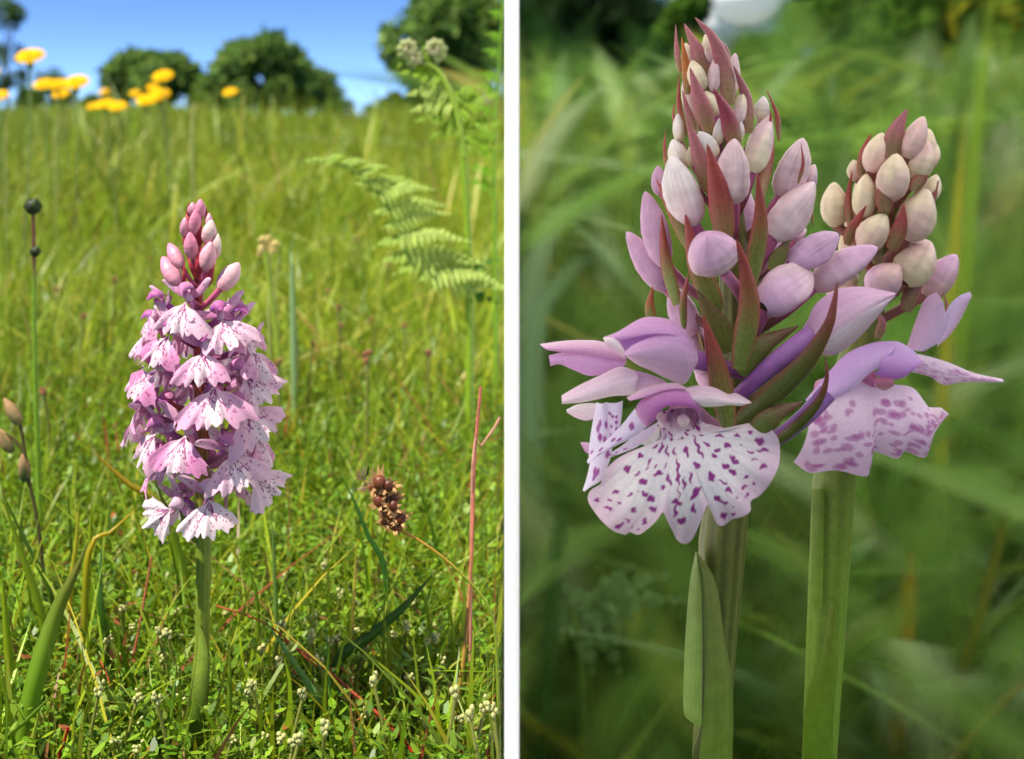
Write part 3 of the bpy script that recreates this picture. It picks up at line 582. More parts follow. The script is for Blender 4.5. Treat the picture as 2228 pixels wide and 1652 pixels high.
    lc_([(248, 650), (350, 590), (480, 528), (600, 476), (692, 500)], [(250, 700), (380, 690), (550, 655), (680, 640), (712, 560)], (-150, -165), 22, c(224, 192, 208), c(232, 208, 218), 'sepal', par=f2)
    lc_([(660, 500), (720, 505), (800, 530), (870, 560)], [(690, 640), (740, 640), (800, 600), (880, 575)], -150, 14, c(206, 164, 196), LP, 'petal', par=f2)
    lc_([(278, 735), (340, 705), (420, 695), (470, 700)], [(282, 752), (340, 785), (400, 800), (470, 780)], -100, 6, WH, LP, 'sepal', par=f2)
    def spcol(ca, cb, sd, n=9):
        r0 = np.random.default_rng(sd); S = [(r0.uniform(.1, .95), r0.uniform(.15, .85)) for _ in range(n)]
        def f(t, u):
            C = mixc(ca, cb, u)
            for a, b in S: C = mixc(C, c(150, 50, 140), (1 - ss(.35, 1.3, ((t - a) / .05) ** 2 + ((u - b) / .11) ** 2)) * .9)
            return C
        return f
    def sp_(A, B, z, bulge, sd, n, par, name='lip'):
        V, Fc, C = loft([q(x, y, z) for x, y in A], [q(x, y, z - 12) for x, y in B], 60, 26, bulge * s, (0, -1, 0), spcol(c(232, 218, 236), c(222, 204, 230), sd, n)); mk(name, V, Fc, M_PETAL, par, C)
    sp_([(458, 690), (438, 800), (422, 900), (412, 1000), (418, 1060), (398, 1150), (376, 1218)], [(524, 690), (534, 830), (544, 920), (552, 990), (528, 1070), (486, 1160), (396, 1214)], -110, 10, 1, 11, f2)
    sp_([(510, 690), (520, 760), (528, 830), (540, 930)], [(618, 680), (612, 760), (602, 830), (556, 940)], -102, 12, 2, 9, f2)
    sp_([(690, 728), (600, 838), (520, 918), (430, 1000), (402, 1042)], [(764, 835), (680, 902), (590, 945), (480, 1005), (408, 1052)], -150, 14, 3, 6, fl, 'sepal')
    sp_([(690, 880), (640, 930), (560, 985), (520, 1010)], [(840, 800), (800, 880), (700, 960), (560, 1016)], -120, 6, 4, 4, f2)
    lc_([(720, 900), (780, 870), (838, 830)], [(735, 945), (790, 955), (838, 900)], -100, 4, WH, c(210, 206, 222), 'petal', par=f2)
    lc_([(362, 930), (400, 930), (425, 940)], [(365, 940), (395, 990), (425, 1000)], -95, 2, LP, MP, 'petal', par=f2)

    # sheathing leaf folded along its keel
    def leafc(ca, cb):
        def f(t, u): return mixc(ca, cb, ss(0, 1, t)) * (1 + .05 * np.cos(u * 26))[:, None] * (1 - .25 * ss(.93, 1, u))[:, None]
        return f
    def q6(x, y, z): return at(*R6(x, y), z)
    A = [(776, 338), (750, 480), (732, 700), (724, 880), (722, 1020), (734, 1075), (770, 1096)]; B = [(780, 340), (800, 480), (806, 700), (806, 880), (804, 1020), (804, 1090), (798, 1114)]
    V, Fc, C = loft([q6(x, y, -62) for x, y in A], [q6(x, y, -84) for x, y in B], 40, 12, 8 * s, (0, -1, 0), leafc(c(126, 146, 74), c(138, 164, 76)))
    lf = mk('leaf', V, Fc, M_LEAF, T, C)
    A = [(772, 336), (800, 480), (812, 700), (816, 900), (806, 1110), (792, 1257), (770, 1600)]; B = [(780, 338), (872, 470), (908, 700), (938, 900), (944, 1100), (940, 1257), (950, 1600)]
    V, Fc, C = loft([q6(x, y, -78) for x, y in A], [q6(x, y, -30) for x, y in B], 40, 14, 22 * s, (0, -1, 0), leafc(c(112, 122, 62), c(112, 142, 48)))
    mk('leaf_blade', V, Fc, M_LEAF, lf, C)
    A = [(776, 338), (800, 520), (804, 800), (800, 1100), (760, 1257), (730, 1600)]; B = [(778, 338), (816, 520), (822, 800), (818, 1100), (806, 1257), (800, 1600)]
    V, Fc, C = loft([q6(x, y, -58) for x, y in A], [q6(x, y, -70) for x, y in B], 40, 6, 0, (0, -1, 0), leafc(c(70, 72, 36), c(84, 92, 36)))
    mk('leaf_fold', V, Fc, M_LEAF, lf, C)
right_orchid()

# ------------------------------------------------------------------ the shorter orchid behind it
def rear_orchid():
    d = .228; s = d / F
    axp = ([230, 420, 640, 900, 1030, 1300, 1652, 1900], [1985, 1945, 1895, 1835, 1815, 1800, 1782, 1775])
    def axis(y): return np.interp(y, *axp)
    def at(x, y, zo): return P(x, y, d + zo * s)
    def gz_(x): return float(ground_z((x - 1114) / F * d, d))
    yb = HOR + (H - gz_(1790)) * F / d + 8
    T = thing('spotted_orchid', 'shorter orchid with cream buds leaning behind the tall lilac one', 'orchid', at(axis(yb), yb, 0))
    ysn = np.linspace(290, yb, 60); path = np.array([at(axis(y), y, 0) for y in ysn])
    rad = np.interp(ysn, [290, 500, 900, 1050, 1652], [12, 28, 42, 45, 36]) * s
    sc = lambda t, a: mixc(c(104, 112, 46), c(116, 146, 48), ss(.2, .45, t)) * (1 + .12 * np.cos(a * 9))[:, None]
    V, Fc, C = tube(path, rad, 30, sc, .03, 9); mk('stem', V, Fc, M_STEM, T, C)
    def rr(y): return np.interp(y, [240, 350, 450, 600, 800], [45, 75, 95, 110, 120])
    CR = c(234, 212, 178); PK = c(228, 188, 180); LL = c(216, 168, 198)
    k = .5101
    def zz(x, y, m=1.): R = rr(y); return -math.sqrt(max(R * R - (x - axis(y)) ** 2, 0)) * m
    BUDS = [((635, 70), (560, 250), 100, PK, PK, 0), ((460, 140), (405, 310), 110, CR, PK, 0), ((520, 228), (485, 430), 140, CR, PK, -14), ((650, 175), (600, 340), 112, PK, CR, 0), ((390, 315), (370, 500), 106, CR, CR, -4), ((252, 350), (255, 540), 128, CR, CR, 20),
            ((650, 380), (555, 600), 165, CR, PK, -8), ((472, 485), (370, 640), 130, CR, PK, -10), ((655, 600), (545, 780), 175, PK, CR, -10), ((535, 705), (400, 820), 150, PK, LL, -8), ((690, 320), (650, 430), 80, CR, CR, 20), ((335, 255), (345, 345), 70, CR, PK, 10),
            ((684, 180), (660, 290), 60, CR, PK, 20), ((775, 660), (640, 840), 130, LL, PK, 0)]
    for i, (tp, bs, wd, ct, cb, bias) in enumerate(BUDS):
        tx, ty = R4(*tp); bx, by = R4(*bs)
        bse, tip = at(bx, by, zz(bx, by, .7) + bias), at(tx, ty, zz(tx, ty, .85) + bias)
        V, Fc, C = bud(tip, bse, wd * k * s, ct, cb, np.array([0, -wd * k * s * .06, 0]), 24, 28, .05); b = mk('bud', V, Fc, M_BUD, T, C)
        st = at(axis(by + 60), by + 70, -10)
        V, Fc, C = tube(curve([st, bse + (tip - bse) * .05], 6), np.full(6, .16 * wd * k * s), 10, c(150, 90, 80)); mk('ovary', V, Fc, M_BUD, b, C)
    BR = [([(500, 250), (530, 120), (565, 38)], 110, MAUVE, 0), ([(370, 330), (380, 220), (412, 142)], 50, RED, -6), ([(470, 480), (480, 380), (522, 262)], 90, RED, -20), ([(590, 390), (640, 310), (650, 200)], 70, RED, -16), ([(330, 560), (315, 420), (330, 300)], 44, RED, -4),
          ([(500, 640), (540, 540), (552, 445)], 90, RED, -24), ([(310, 620), (330, 560), (390, 450)], 60, RED, -10), ([(640, 560), (670, 450), (700, 340)], 50, REDD, -6), ([(560, 900), (620, 760), (650, 720)], 90, c(150, 70, 100), 0), ([(440, 1020), (460, 960), (440, 900)], 50, MAUVE, -8),
          ([(630, 1080), (720, 980), (735, 880), (710, 810)], 30, MAUVE, -20), ([(440, 700), (430, 560), (500, 460)], 80, OLIVE, 10)]
    for pts, wd, ct, bias in BR:
        pp = [R4(*p) for p in pts]; V, Fc, C = bract([at(x, y, zz(x, y, .8) + bias - 6) for x, y in pp], wd * k * s, (0, -1, 0), ct, c(120, 96, 60)); mk('bract', V, Fc, M_BRACT, T, C)
    for i in range(8):
        y = 330 + i * 55; a = math.radians(180 + (i * 137) % 140 - 70); R = rr(y) * .8; ax = axis(y)
        V, Fc, C = bud(at(ax + R * 1.1 * math.sin(a), y - 50, -R * 1.1 * math.cos(a)), at(ax + R * .7 * math.sin(a), y + 35, -R * .7 * math.cos(a)), 55 * s, CR, PK); mk('bud', V, Fc, M_BUD, T, C)
    def q(x, y, z): return at(*R4(x, y), z)
    def lf(A, B, z, bulge, col, par, name, n=40, nu=20):
        zA, zB = z if isinstance(z, tuple) else (z, z)
        V, Fc, C = loft([q(x, y, zA) for x, y in A], [q(x, y, zB) for x, y in B], n, nu, bulge * s, (0, -1, 0), col); return mk(name, V, Fc, M_PETAL, par, C)
    g2 = lambda a, b: (lambda t, u: mixc(a, b, u))
    f3 = mk('flower', *(lambda t: (t[0], t[1]))(tube(curve([q(430, 1200, -90), q(300, 1220, -60), q(200, 1240, -10)], 10), np.full(10, 24 * s), 12, 0 * WHITE)), M_PETAL, T, c(196, 120, 160)[None])
    lf([(690, 820), (640, 850), (600, 940), (560, 1060)], [(720, 890), (735, 950), (700, 1030), (640, 1070)], -60, 14, g2(LL, c(214, 184, 222)), f3, 'sepal')
    lf([(830, 818), (780, 840), (730, 900), (690, 1040)], [(832, 850), (790, 940), (740, 1010), (690, 1050)], -50, 10, g2(c(214, 190, 226), LL), f3, 'sepal')
    lf([(500, 1028), (420, 1035), (310, 1080), (230, 1160), (130, 1280)], [(505, 1060), (470, 1120), (400, 1170), (320, 1240), (160, 1310)], (-90, -130), 16, g2(c(196, 150, 210), c(214, 184, 224)), f3, 'sepal')
    lf([(470, 1040), (520, 1030), (580, 1060), (614, 1095)], [(420, 1170), (480, 1190), (550, 1185), (608, 1130)], (-100, -140), 20, g2(c(206, 170, 218), c(178, 110, 190)), f3, 'hood')
    sp = np.random.default_rng(5); SS = [(sp.uniform(.05, .97), sp.uniform(.15, .95), sp.uniform(.015, .04), sp.uniform(.016, .034)) for _ in range(120)]
    def spc(t, u):
        C = mixc(c(230, 202, 222), c(216, 178, 208), u)
        for a, b, e, g_ in SS: C = mixc(C, c(166, 84, 150), (1 - ss(.3, 1.4, ((t - a) / e) ** 2 + ((u - b) / g_ / 1.6) ** 2)) * .62)
        return C
    lf([(560, 1075), (640, 1090), (740, 1120), (850, 1165), (968, 1190)], [(580, 1160), (660, 1180), (720, 1215), (800, 1205), (965, 1205)], -70, 10, spc, f3, 'sepal')
    A = [(150, 1260), (230, 1215), (330, 1200), (430, 1210), (520, 1215), (590, 1230), (640, 1290), (655, 1310), (708, 1312)]
    B = [(78, 1545), (150, 1590), (260, 1580), (370, 1605), (402, 1590), (405, 1500), (520, 1530), (556, 1500), (640, 1525), (665, 1440), (710, 1325)]
    lf(A, B, (-100, -150), 40, spc, f3, 'lip', 150, 80)
    lf([(415, 1190), (460, 1182), (505, 1190)], [(430, 1225), (465, 1240), (500, 1225)], -150, 8, g2(c(150, 70, 110), c(196, 140, 150)), f3, 'column')
    # sheath of the lower leaf
    def q6(x, y, z): return at(*R6(x, y), z)
    V, Fc, C = loft([q6(1292, 60, -30), q6(1290, 330, -40), q6(1285, 600, -42)], [q6(1345, 60, -48), q6(1340, 330, -50), q6(1336, 590, -52)], 20, 8, 6 * s, (0, -1, 0), petalcol(c(104, 124, 48), c(124, 150, 50)))
    mk('leaf', V, Fc, M_LEAF, T, C)
    V, Fc, C = loft([q6(1370, 560, -44), q6(1330, 800, -56), q6(1262, 1000, -50), q6(1250, 1300, -40)], [q6(1400, 560, -20), q6(1412, 800, -25), q6(1402, 1000, -22), q6(1394, 1300, -20)], 30, 14, 20 * s, (0, -1, 0), petalcol(c(118, 138, 44), c(112, 146, 40)))
    mk('leaf', V, Fc, M_LEAF, T, C)
rear_orchid()

# ------------------------------------------------------------------ grass (uncountable: one mesh per patch)
def grass(name, x, y, h, wd, cols, lean=.6, k=6, side=-1, seed=0, mat=None, curl=.35, wprof=None, base_y=None):
    r = np.random.default_rng(seed); n = len(x); z0 = ground_z(x, y) - .002
    az = r.uniform(0, 2 * np.pi, n); ln = np.abs(r.normal(0, lean, n)); cu = r.normal(0, curl, n)
    t = np.linspace(0, 1, k)
    fx = (ln[:, None] * t + cu[:, None] * t ** 2 + ln[:, None] * .5 * t ** 2.5) * h[:, None]
    fz = h[:, None] * (t - .28 * np.minimum(ln, 1.2)[:, None] * t ** 2.2)
    px = x[:, None] + np.cos(az)[:, None] * fx; py = y[:, None] + np.sin(az)[:, None] * fx; pz = z0[:, None] + fz
    fa = r.uniform(0, 2 * np.pi, n); sx, sy = np.cos(fa)[:, None], np.sin(fa)[:, None] * .6
    wp = np.interp(t, [0, .3, .7, 1], [.75, 1, .7, .03]) if wprof is None else np.interp(t, np.linspace(0, 1, len(wprof)), wprof)
    ww = wd[:, None] * wp[None] / 2
    A = np.stack([px - sx * ww, py - sy * ww, pz], -1); B = np.stack([px + sx * ww, py + sy * ww, pz], -1)
    V = np.stack([A, B], 2)                                     # n,k,2,3
    if side < 0: V[..., 0] = np.minimum(V[..., 0], -.0022)
    elif side > 0: V[..., 0] = np.maximum(V[..., 0], .0022)
    idx = np.arange(n * k * 2).reshape(n, k, 2)
    Fc = np.stack([idx[:, :-1, 0], idx[:, :-1, 1], idx[:, 1:, 1], idx[:, 1:, 0]], -1).reshape(-1, 4)
    C = np.repeat(np.repeat(cols[:, None, None], k, 1), 2, 2)
    o = mk(name, V.reshape(-1, 3), Fc, mat or M_GRASS, None, C.reshape(-1, 3)); o['kind'] = 'stuff'
    return o
def wedge(n, y0, y1, xa, xb, seed, power=1.):
    "points in the wedge of ground between two picture columns"
    r = np.random.default_rng(seed); y = (r.uniform(y0 ** (1 + power), y1 ** (1 + power), n)) ** (1 / (1 + power))
    x = (r.uniform(xa, xb, n) - 1114) / F * y
    return x, y
def palette(n, cs, ws, seed, jit=.18):
    r = np.random.default_rng(seed); cs = np.array(cs); i = r.choice(len(cs), n, p=np.array(ws) / sum(ws))
    return np.clip(cs[i] * (1 + r.normal(0, jit, (n, 1))) * (1 + r.normal(0, .06, (n, 3))), .004, .9)
G1, G2, G3, G4, GY, GD = c(120, 142, 22), c(138, 158, 26), c(102, 130, 24), c(156, 170, 56), c(178, 168, 44), c(76, 104, 24)
GB, GR = c(150, 110, 66), c(150, 74, 44)
SUNP = ([G1, G2, G3, G4, GY, GD, GB, GR], [5, 6, 4, 2, 1.4, 2, .8, .35])
FARP = ([c(138, 156, 32), c(154, 170, 42), c(122, 146, 32), c(166, 178, 74), c(180, 172, 60), c(100, 126, 30), c(168, 140, 80)], [5, 6, 4, 2, 1.2, 1.2, .35])
def lawn(name, n, y0, y1, h0, h1, w0, w1, seed, xa=-40, xb=1100, pal=SUNP, side=-1, lean=.55, power=1., label=None, curl=.35, k=6):
    x, y = wedge(n, y0, y1, xa, xb, seed, power); r = np.random.default_rng(seed + 5)
    if side < 0: x = np.minimum(x, -.0035)
    o = grass(name, x, y, r.uniform(h0, h1, n) * (.6 + .8 * r.random(n) ** 2), r.uniform(w0, w1, n), palette(n, *pal, seed + 9), lean, k, side, seed + 2, curl=curl)
    return tag(o, label, 'grass')
lawn('turf_grass', 9500, .19, .50, .012, .034, .0005, .0014, 1, label='short bright green grass round the foot of the sunlit orchid', power=.6)
lawn('turf_grass', 12000, .45, 1.1, .018, .046, .0009, .0022, 2, pal=FARP, label='fine sunlit grass across the middle of the open meadow', power=.5)
lawn('turf_grass', 13000, 1.0, 3.0, .035, .095, .0020, .0045, 3, pal=FARP, label='taller loose grass farther out in the sunny meadow', power=.4)
lawn('turf_grass', 15000, 2.8, 12, .08, .16, .004, .010, 4, pal=FARP, side=0, label='grass heads along the skyline of the open meadow', power=.2, xa=-100, xb=1180)
lawn('turf_grass', 6000, 10, 45, .10, .22, .02, .05, 5, pal=FARP, side=0, label='far strip of meadow grass below the trees', power=.0, xa=-120, xb=2350)
lawn('turf_grass', 2600, 1.6, 7, .11, .20, .002, .005, 6, pal=FARP, side=-1, lean=.18, label='scattered tall flowering grass standing above the skyline', power=.3)
def clumps(n, seed):
    r = np.random.default_rng(seed); ct = r.uniform(-30, 1085, 42); cy = r.uniform(2.0, 6.5, 42); i = r.integers(0, 42, n)
    y = cy[i] + r.normal(0, .12, n); x = (ct[i] - 1114) / F * cy[i] + r.normal(0, .07, n); x = np.minimum(x, -.02)
    hs = r.uniform(.10, .19, 42)[i] * r.uniform(.6, 1.15, n)
    return tag(grass('turf_grass', x, y, hs, r.uniform(.003, .007, n), palette(n, *FARP, seed + 1), .3, 6, -1, seed + 2), 'tufts of longer grass breaking the skyline of the open meadow', 'grass')
clumps(2400, 77)
# leafy low herbs between the grass blades
def herbs(name, n, y0, y1, zmax, size, seed, xa, xb, pal, label, side=-1):
    x, y = wedge(n, y0, y1, xa, xb, seed, .6); r = np.random.default_rng(seed + 3)
    if side < 0: x = np.minimum(x, -.006)
    z = ground_z(x, y) + r.uniform(0, 1, n) ** 1.3 * zmax; L = size * r.uniform(.6, 1.4, n); az = r.uniform(0, 6.28, n); el = r.uniform(-.2, 1.0, n)
    D = np.stack([np.cos(az) * np.cos(el), np.sin(az) * np.cos(el), np.sin(el)], -1); S = np.stack([-np.sin(az), np.cos(az), 0 * az], -1) * .22
    b = np.stack([x, y, z], -1); L = L[:, None]
    V = np.stack([b, b + (D * .35 + S) * L, b + (D * .75 + S * .75) * L, b + D * L, b + (D * .75 - S * .75) * L, b + (D * .35 - S) * L], 1)
    if side < 0: V[..., 0] = np.minimum(V[..., 0], -.002)
    idx = np.arange(n * 6).reshape(n, 6); Fc = np.concatenate([idx[:, [0, 1, 2, 5]], idx[:, [5, 2, 3, 4]]])
    C = np.repeat(palette(n, *pal, seed + 1)[:, None], 6, 1)
    return tag(mk(name, V.reshape(-1, 3), Fc, M_GRASS, None, C.reshape(-1, 3), kind='stuff'), label, 'ground cover')
herbs('low_herbs', 30000, .19, .48, .017, .0026, 21, -40, 1100, ([c(104, 142, 28), c(128, 160, 36), c(82, 116, 28), c(140, 166, 60), c(150, 90, 50)], [5, 5, 3, 1.5, .3]), 'small leafy ground cover under the grass by the sunlit orchid')
herbs('low_herbs', 9000, .45, 1.1, .018, .0050, 22, -40, 1100, ([c(104, 142, 28), c(128, 160, 36), c(82, 116, 28), c(140, 110, 60)], [5, 4, 3, .8]), 'patchy leafy ground cover in the middle of the open meadow')
# right-hand hollow: broad soft leaves in shade
def add_edge(o, e):
    a = o.data.attributes.new('Edge', 'FLOAT', 'POINT'); a.data.foreach_set('value', np.asarray(e, np.float32).ravel())
def soft_lawn(name, n, y0, y1, h0, h1, w0, w1, seed, xa, xb, pal, side, lean, power, label, k=8):
    x, y = wedge(n, y0, y1, xa, xb, seed, power); r = np.random.default_rng(seed + 5); h = r.uniform(h0, h1, n) * (.6 + .8 * r.random(n)); wd = r.uniform(w0, w1, n)
    z0 = ground_z(x, y) - .01; az = r.uniform(0, 2 * np.pi, n); ln = np.abs(r.normal(0, lean, n)); t = np.linspace(0, 1, k)
    fx = ln[:, None] * (t + .6 * t ** 2.2) * h[:, None]; fz = h[:, None] * (t - .3 * np.minimum(ln, 1.2)[:, None] * t ** 2.2)
    p = np.stack([x[:, None] + np.cos(az)[:, None] * fx, y[:, None] + np.sin(az)[:, None] * fx, z0[:, None] + fz], -1)
    fa = r.uniform(-.9, .9, n); S = np.stack([np.cos(fa), np.sin(fa), r.normal(0, .15, n)], -1)
    u = np.array([-1, -.55, 0, .55, 1.]); wp = np.interp(t, [0, .3, .7, 1], [.8, 1, .85, .35])
    V = p[:, :, None] + S[:, None, None] * (wd[:, None] * wp[None] / 2)[:, :, None, None] * u[None, None, :, None]
    if side > 0: V[..., 0] = np.maximum(V[..., 0], .004)
    e = np.array([0, .55, 1, .55, 0])[None, None] * np.interp(t, [0, .1, .75, 1], [0, 1, .9, 0])[None, :, None] * np.ones((n, 1, 1)) * .72
    m = 5; idx = np.arange(n * k * m).reshape(n, k, m)
    Fc = np.stack([idx[:, :-1, :-1], idx[:, :-1, 1:], idx[:, 1:, 1:], idx[:, 1:, :-1]], -1).reshape(-1, 4)
    C = np.broadcast_to(palette(n, *pal, seed + 9, .10)[:, None, None], (n, k, m, 3))
    o = mk(name, V.reshape(-1, 3), Fc, M_SOFT, None, C.reshape(-1, 3), kind='stuff'); add_edge(o, e); return tag(o, label, 'grass')
SHP = ([c(116, 150, 64), c(130, 162, 70), c(102, 138, 58), c(164, 186, 128), c(84, 118, 52), c(152, 168, 62), c(168, 160, 80)], [5, 4, 4, 2, 2, 1.2, .4])
soft_lawn('hollow_grass', 560, 1.0, 1.7, .16, .36, .05, .10, 31, 1100, 2330, SHP, 1, .95, 1., 'broad leaved grass filling the shaded hollow behind the two orchids')
soft_lawn('hollow_grass', 720, 1.6, 2.7, .26, .55, .07, .15, 32, 1120, 2330, SHP, 1, .95, 1., 'deep green grass on the far side of the shaded hollow')
soft_lawn('hollow_grass', 460, 2.6, 5.0, .25, .5, .10, .22, 33, 1120, 2330, SHP, 0, .95, .8, 'tall grass on the rim beyond the hollow')
soft_lawn('hollow_grass', 360, 4.5, 11, .3, .6, .2, .4, 34, 1120, 2330, SHP, 0, .9, .4, 'hazy green grass sloping up to the shrubs past the hollow')

# ------------------------------------------------------------------ single blades and stems one can pick out
def root_pts(pts):
    pts = [np.array(P(*p)) for p in pts]; b = pts[0]
    gz = float(ground_z(b[0], b[1])) - .002
    if b[2] > gz + .002: pts = [np.array([b[0] + (b[0] - pts[1][0]) * .25, b[1], gz])] + pts
    return pts
def gblade(pts, wpx, col, label, name='sedge', group='long grass blades near the orchid', fold=.5, mat=None, N=(0, -1, .2), tipcol=None, wprof=(.6, .9, 1, .7, .04), clampx=-.0022):
    p = root_pts(pts); path = curve(p, 26); s = pts[0][2] / F
    if clampx: path[:, 0] = np.minimum(path[:, 0], clampx) if clampx < 0 else np.maximum(path[:, 0], clampx)
    wd = np.interp(np.linspace(0, 1, 26), np.linspace(0, 1, len(wprof)), wprof) * wpx * s
    tc_ = col if tipcol is None else tipcol
    V, Fc, C = strip(path, wd, N, 5, .3, lambda t, u: mixc(col, tc_, ss(.45, 1, t)) * (1 + .08 * np.cos(u * 9))[:, None], fold)
    o = mk(name, V, Fc, mat or M_GRASS, None, C); return tag(o, label, 'sedge', group)
gblade([(36, 1652, .205), (72, 1480, .205), (118, 1335, .207), (160, 1250, .208), (192, 1178, .21)], 46, c(116, 152, 34), 'broad arching green blade at the edge of the turf, tip turning brown', tipcol=c(112, 110, 40), group=None)
gblade([(190, 1215, .235), (245, 1155, .238), (302, 1102, .24)], 17, c(150, 150, 30), 'short yellow leaf tip pointing up beside the broad arching blade', tipcol=c(196, 160, 20), group=None)
gblade([(400, 1260, .262), (345, 1100, .26), (280, 1055, .258), (205, 985, .256)], 22, c(120, 146, 30), 'yellow orange tipped leaf bending away from the orchid stem', tipcol=c(206, 156, 40), group=None)
GLS = ['green blade curving up at the meadow edge below the capsules', 'dark narrow blade crossing behind the broad arching one', 'fine blade slanting low across the turf corner', 'pale short blade rising in the turf corner', 'pale stub of grass beside the red shoot', 'yellowish upright blade behind the broad arching one', 'thin upright blade beside the yellow leaf tip', 'pale wide blade slanting down beside the long red stem', 'thin upright blade crossing the long red stem', 'dark green blade leaning over left of the wood-rush head', "pale thin blade standing below the orchid's outermost lip", 'wide dark blade lying diagonally under the wood-rush', 'slim blade standing close beside the orchid stem and its sheath leaf', 'slim bright blade leaning towards the orchid stem', 'broad upright blade just beside the orchid stem base', 'thin blade under the wood-rush seed head', 'short blade behind the orchid stem', 'wide dark blade against the foot of the white screen', 'thin bright blade in front of the withered runner stem', 'slim blade at the foot of the tall pinkish stem', "blade leaning in towards the orchid's lowest leaf", 'wide bright blade at the very edge beside the broad arching one', 'wide dark upright blade between the broad arching blade and the orchid', 'thin low blade beside the lower end of the long red stem', 'pale thin blade at the lower end of the long red stem']
for pts, wpx, col in [([(105, 1460, .235), (85, 1330, .235), (40, 1190, .235), (5, 1085, .235)], 20, G1), ([(130, 1400, .24), (100, 1270, .24), (55, 1180, .24), (0, 1062, .24)], 12, GD), ([(0, 1632, .2), (60, 1565, .2), (128, 1500, .2)], 12, G3),
                      ([(58, 1652, .2), (72, 1600, .2), (84, 1550, .2)], 18, G4), ([(115, 1652, .2), (120, 1610, .2)], 8, G4), ([(150, 1300, .25), (165, 1180, .25), (172, 1085, .25)], 14, GY), ([(190, 1290, .25), (196, 1160, .25), (200, 1060, .25)], 12, G2),
                      ([(745, 1620, .21), (690, 1520, .212), (630, 1430, .214), (572, 1342, .216)], 16, c(104, 146, 70)), ([(722, 1652, .21), (716, 1500, .21), (708, 1330, .212)], 8, c(84, 130, 50)), ([(838, 1250, .25), (800, 1165, .25), (768, 1085, .25), (742, 1035, .25)], 14, c(58, 104, 34)),
                      ([(600, 1350, .24), (596, 1230, .24), (590, 1110, .24)], 11, c(110, 140, 60)), ([(730, 1450, .225), (800, 1390, .228), (880, 1320, .232), (950, 1240, .236)], 26, c(56, 92, 26)), ([(362, 1652, .205), (374, 1540, .206), (388, 1400, .208)], 8, c(110, 146, 40)),
                      ([(640, 1600, .215), (600, 1500, .217), (540, 1390, .22), (515, 1330, .222)], 10, G2), ([(500, 1652, .205), (498, 1560, .205), (500, 1400, .206)], 16, G3), ([(930, 1330, .235), (890, 1240, .236), (850, 1150, .238)], 9, G1), ([(560, 1330, .23), (545, 1250, .23), (520, 1180, .23)], 10, G3),
                      ([(1090, 1652, .22), (1080, 1560, .22), (1092, 1400, .22)], 18, GD), ([(650, 1400, .25), (655, 1300, .25), (640, 1180, .25)], 8, G2), ([(990, 1500, .23), (985, 1380, .23), (970, 1270, .23)], 10, G1), ([(260, 1652, .205), (320, 1560, .207), (380, 1500, .21)], 12, G3),
                      ([(20, 1500, .22), (10, 1350, .22), (4, 1240, .22)], 22, G2), ([(230, 1420, .23), (215, 1300, .23), (222, 1180, .235)], 22, c(66, 104, 28)), ([(820, 1652, .205), (790, 1600, .206), (740, 1560, .207)], 9, G1), ([(900, 1640, .207), (880, 1540, .21), (870, 1470, .212)], 7, G4)]:
    gblade(pts, wpx, col, GLS.pop(0))
DRY = 'thin dry reddish grass stem lying through the turf'
def stemline(pts, wpx, col, label, name='dry_twig', cat='twig', group=None, col2=None, mat=None, n=30, rad=None):
    p = root_pts(pts); path = curve(p, n); path[:, 0] = np.minimum(path[:, 0], -.0025) if pts[0][0] < 1114 else path[:, 0]
    s = pts[0][2] / F; c2 = col if col2 is None else col2
    V, Fc, C = tube(path, np.linspace(1, .7, n) * wpx * s / 2, 7, lambda t, a: mixc(col, c2, ss(.1, .75, t)))
    return tag(mk(name, V, Fc, mat or M_DRY, None, C), label, cat, group)
stemline([(912, 1660, .205), (840, 1570, .208), (760, 1500, .212), (690, 1440, .216), (612, 1390, .22)], 8, c(178, 48, 26), 'long bright red stem slanting down through the low turf', col2=c(150, 70, 50))
stemline([(760, 1470, .222), (690, 1450, .222), (600, 1372, .224), (540, 1340, .226), (470, 1318, .228)], 5, c(170, 80, 50), 'dull red runner stem beside the foot of the sunlit orchid')
stemline([(975, 1660, .215), (992, 1540, .217), (1012, 1400, .22), (1026, 1200, .224), (1032, 1000, .228), (1046, 842, .23)], 11, c(150, 130, 40), 'tall pinkish dry stem that forks below its bent brown tip', col2=c(186, 110, 90))
stemline([(1028, 1010, .2265), (1050, 968, .227), (1092, 908, .228)], 8, c(190, 120, 104), 'short pale side twig leaning off the tall pinkish stem', col2=c(196, 140, 120))
stemline([(275, 1500, .23), (300, 1380, .232), (330, 1210, .236)], 6, c(170, 96, 70), DRY, group='dry stems'); stemline([(250, 1560, .22), (236, 1480, .222), (215, 1430, .225)], 5, c(170, 84, 50), DRY, group='dry stems')
stemline([(128, 1652, .2), (138, 1620, .2), (148, 1585, .2)], 9, c(160, 40, 24), 'short stubby red shoot at the corner of the turf')
stemline([(1000, 1560, .235), (1075, 1620, .235), (1094, 1480, .235), (1090, 1420, .235)], 7, c(150, 110, 84), DRY, group='dry stems')

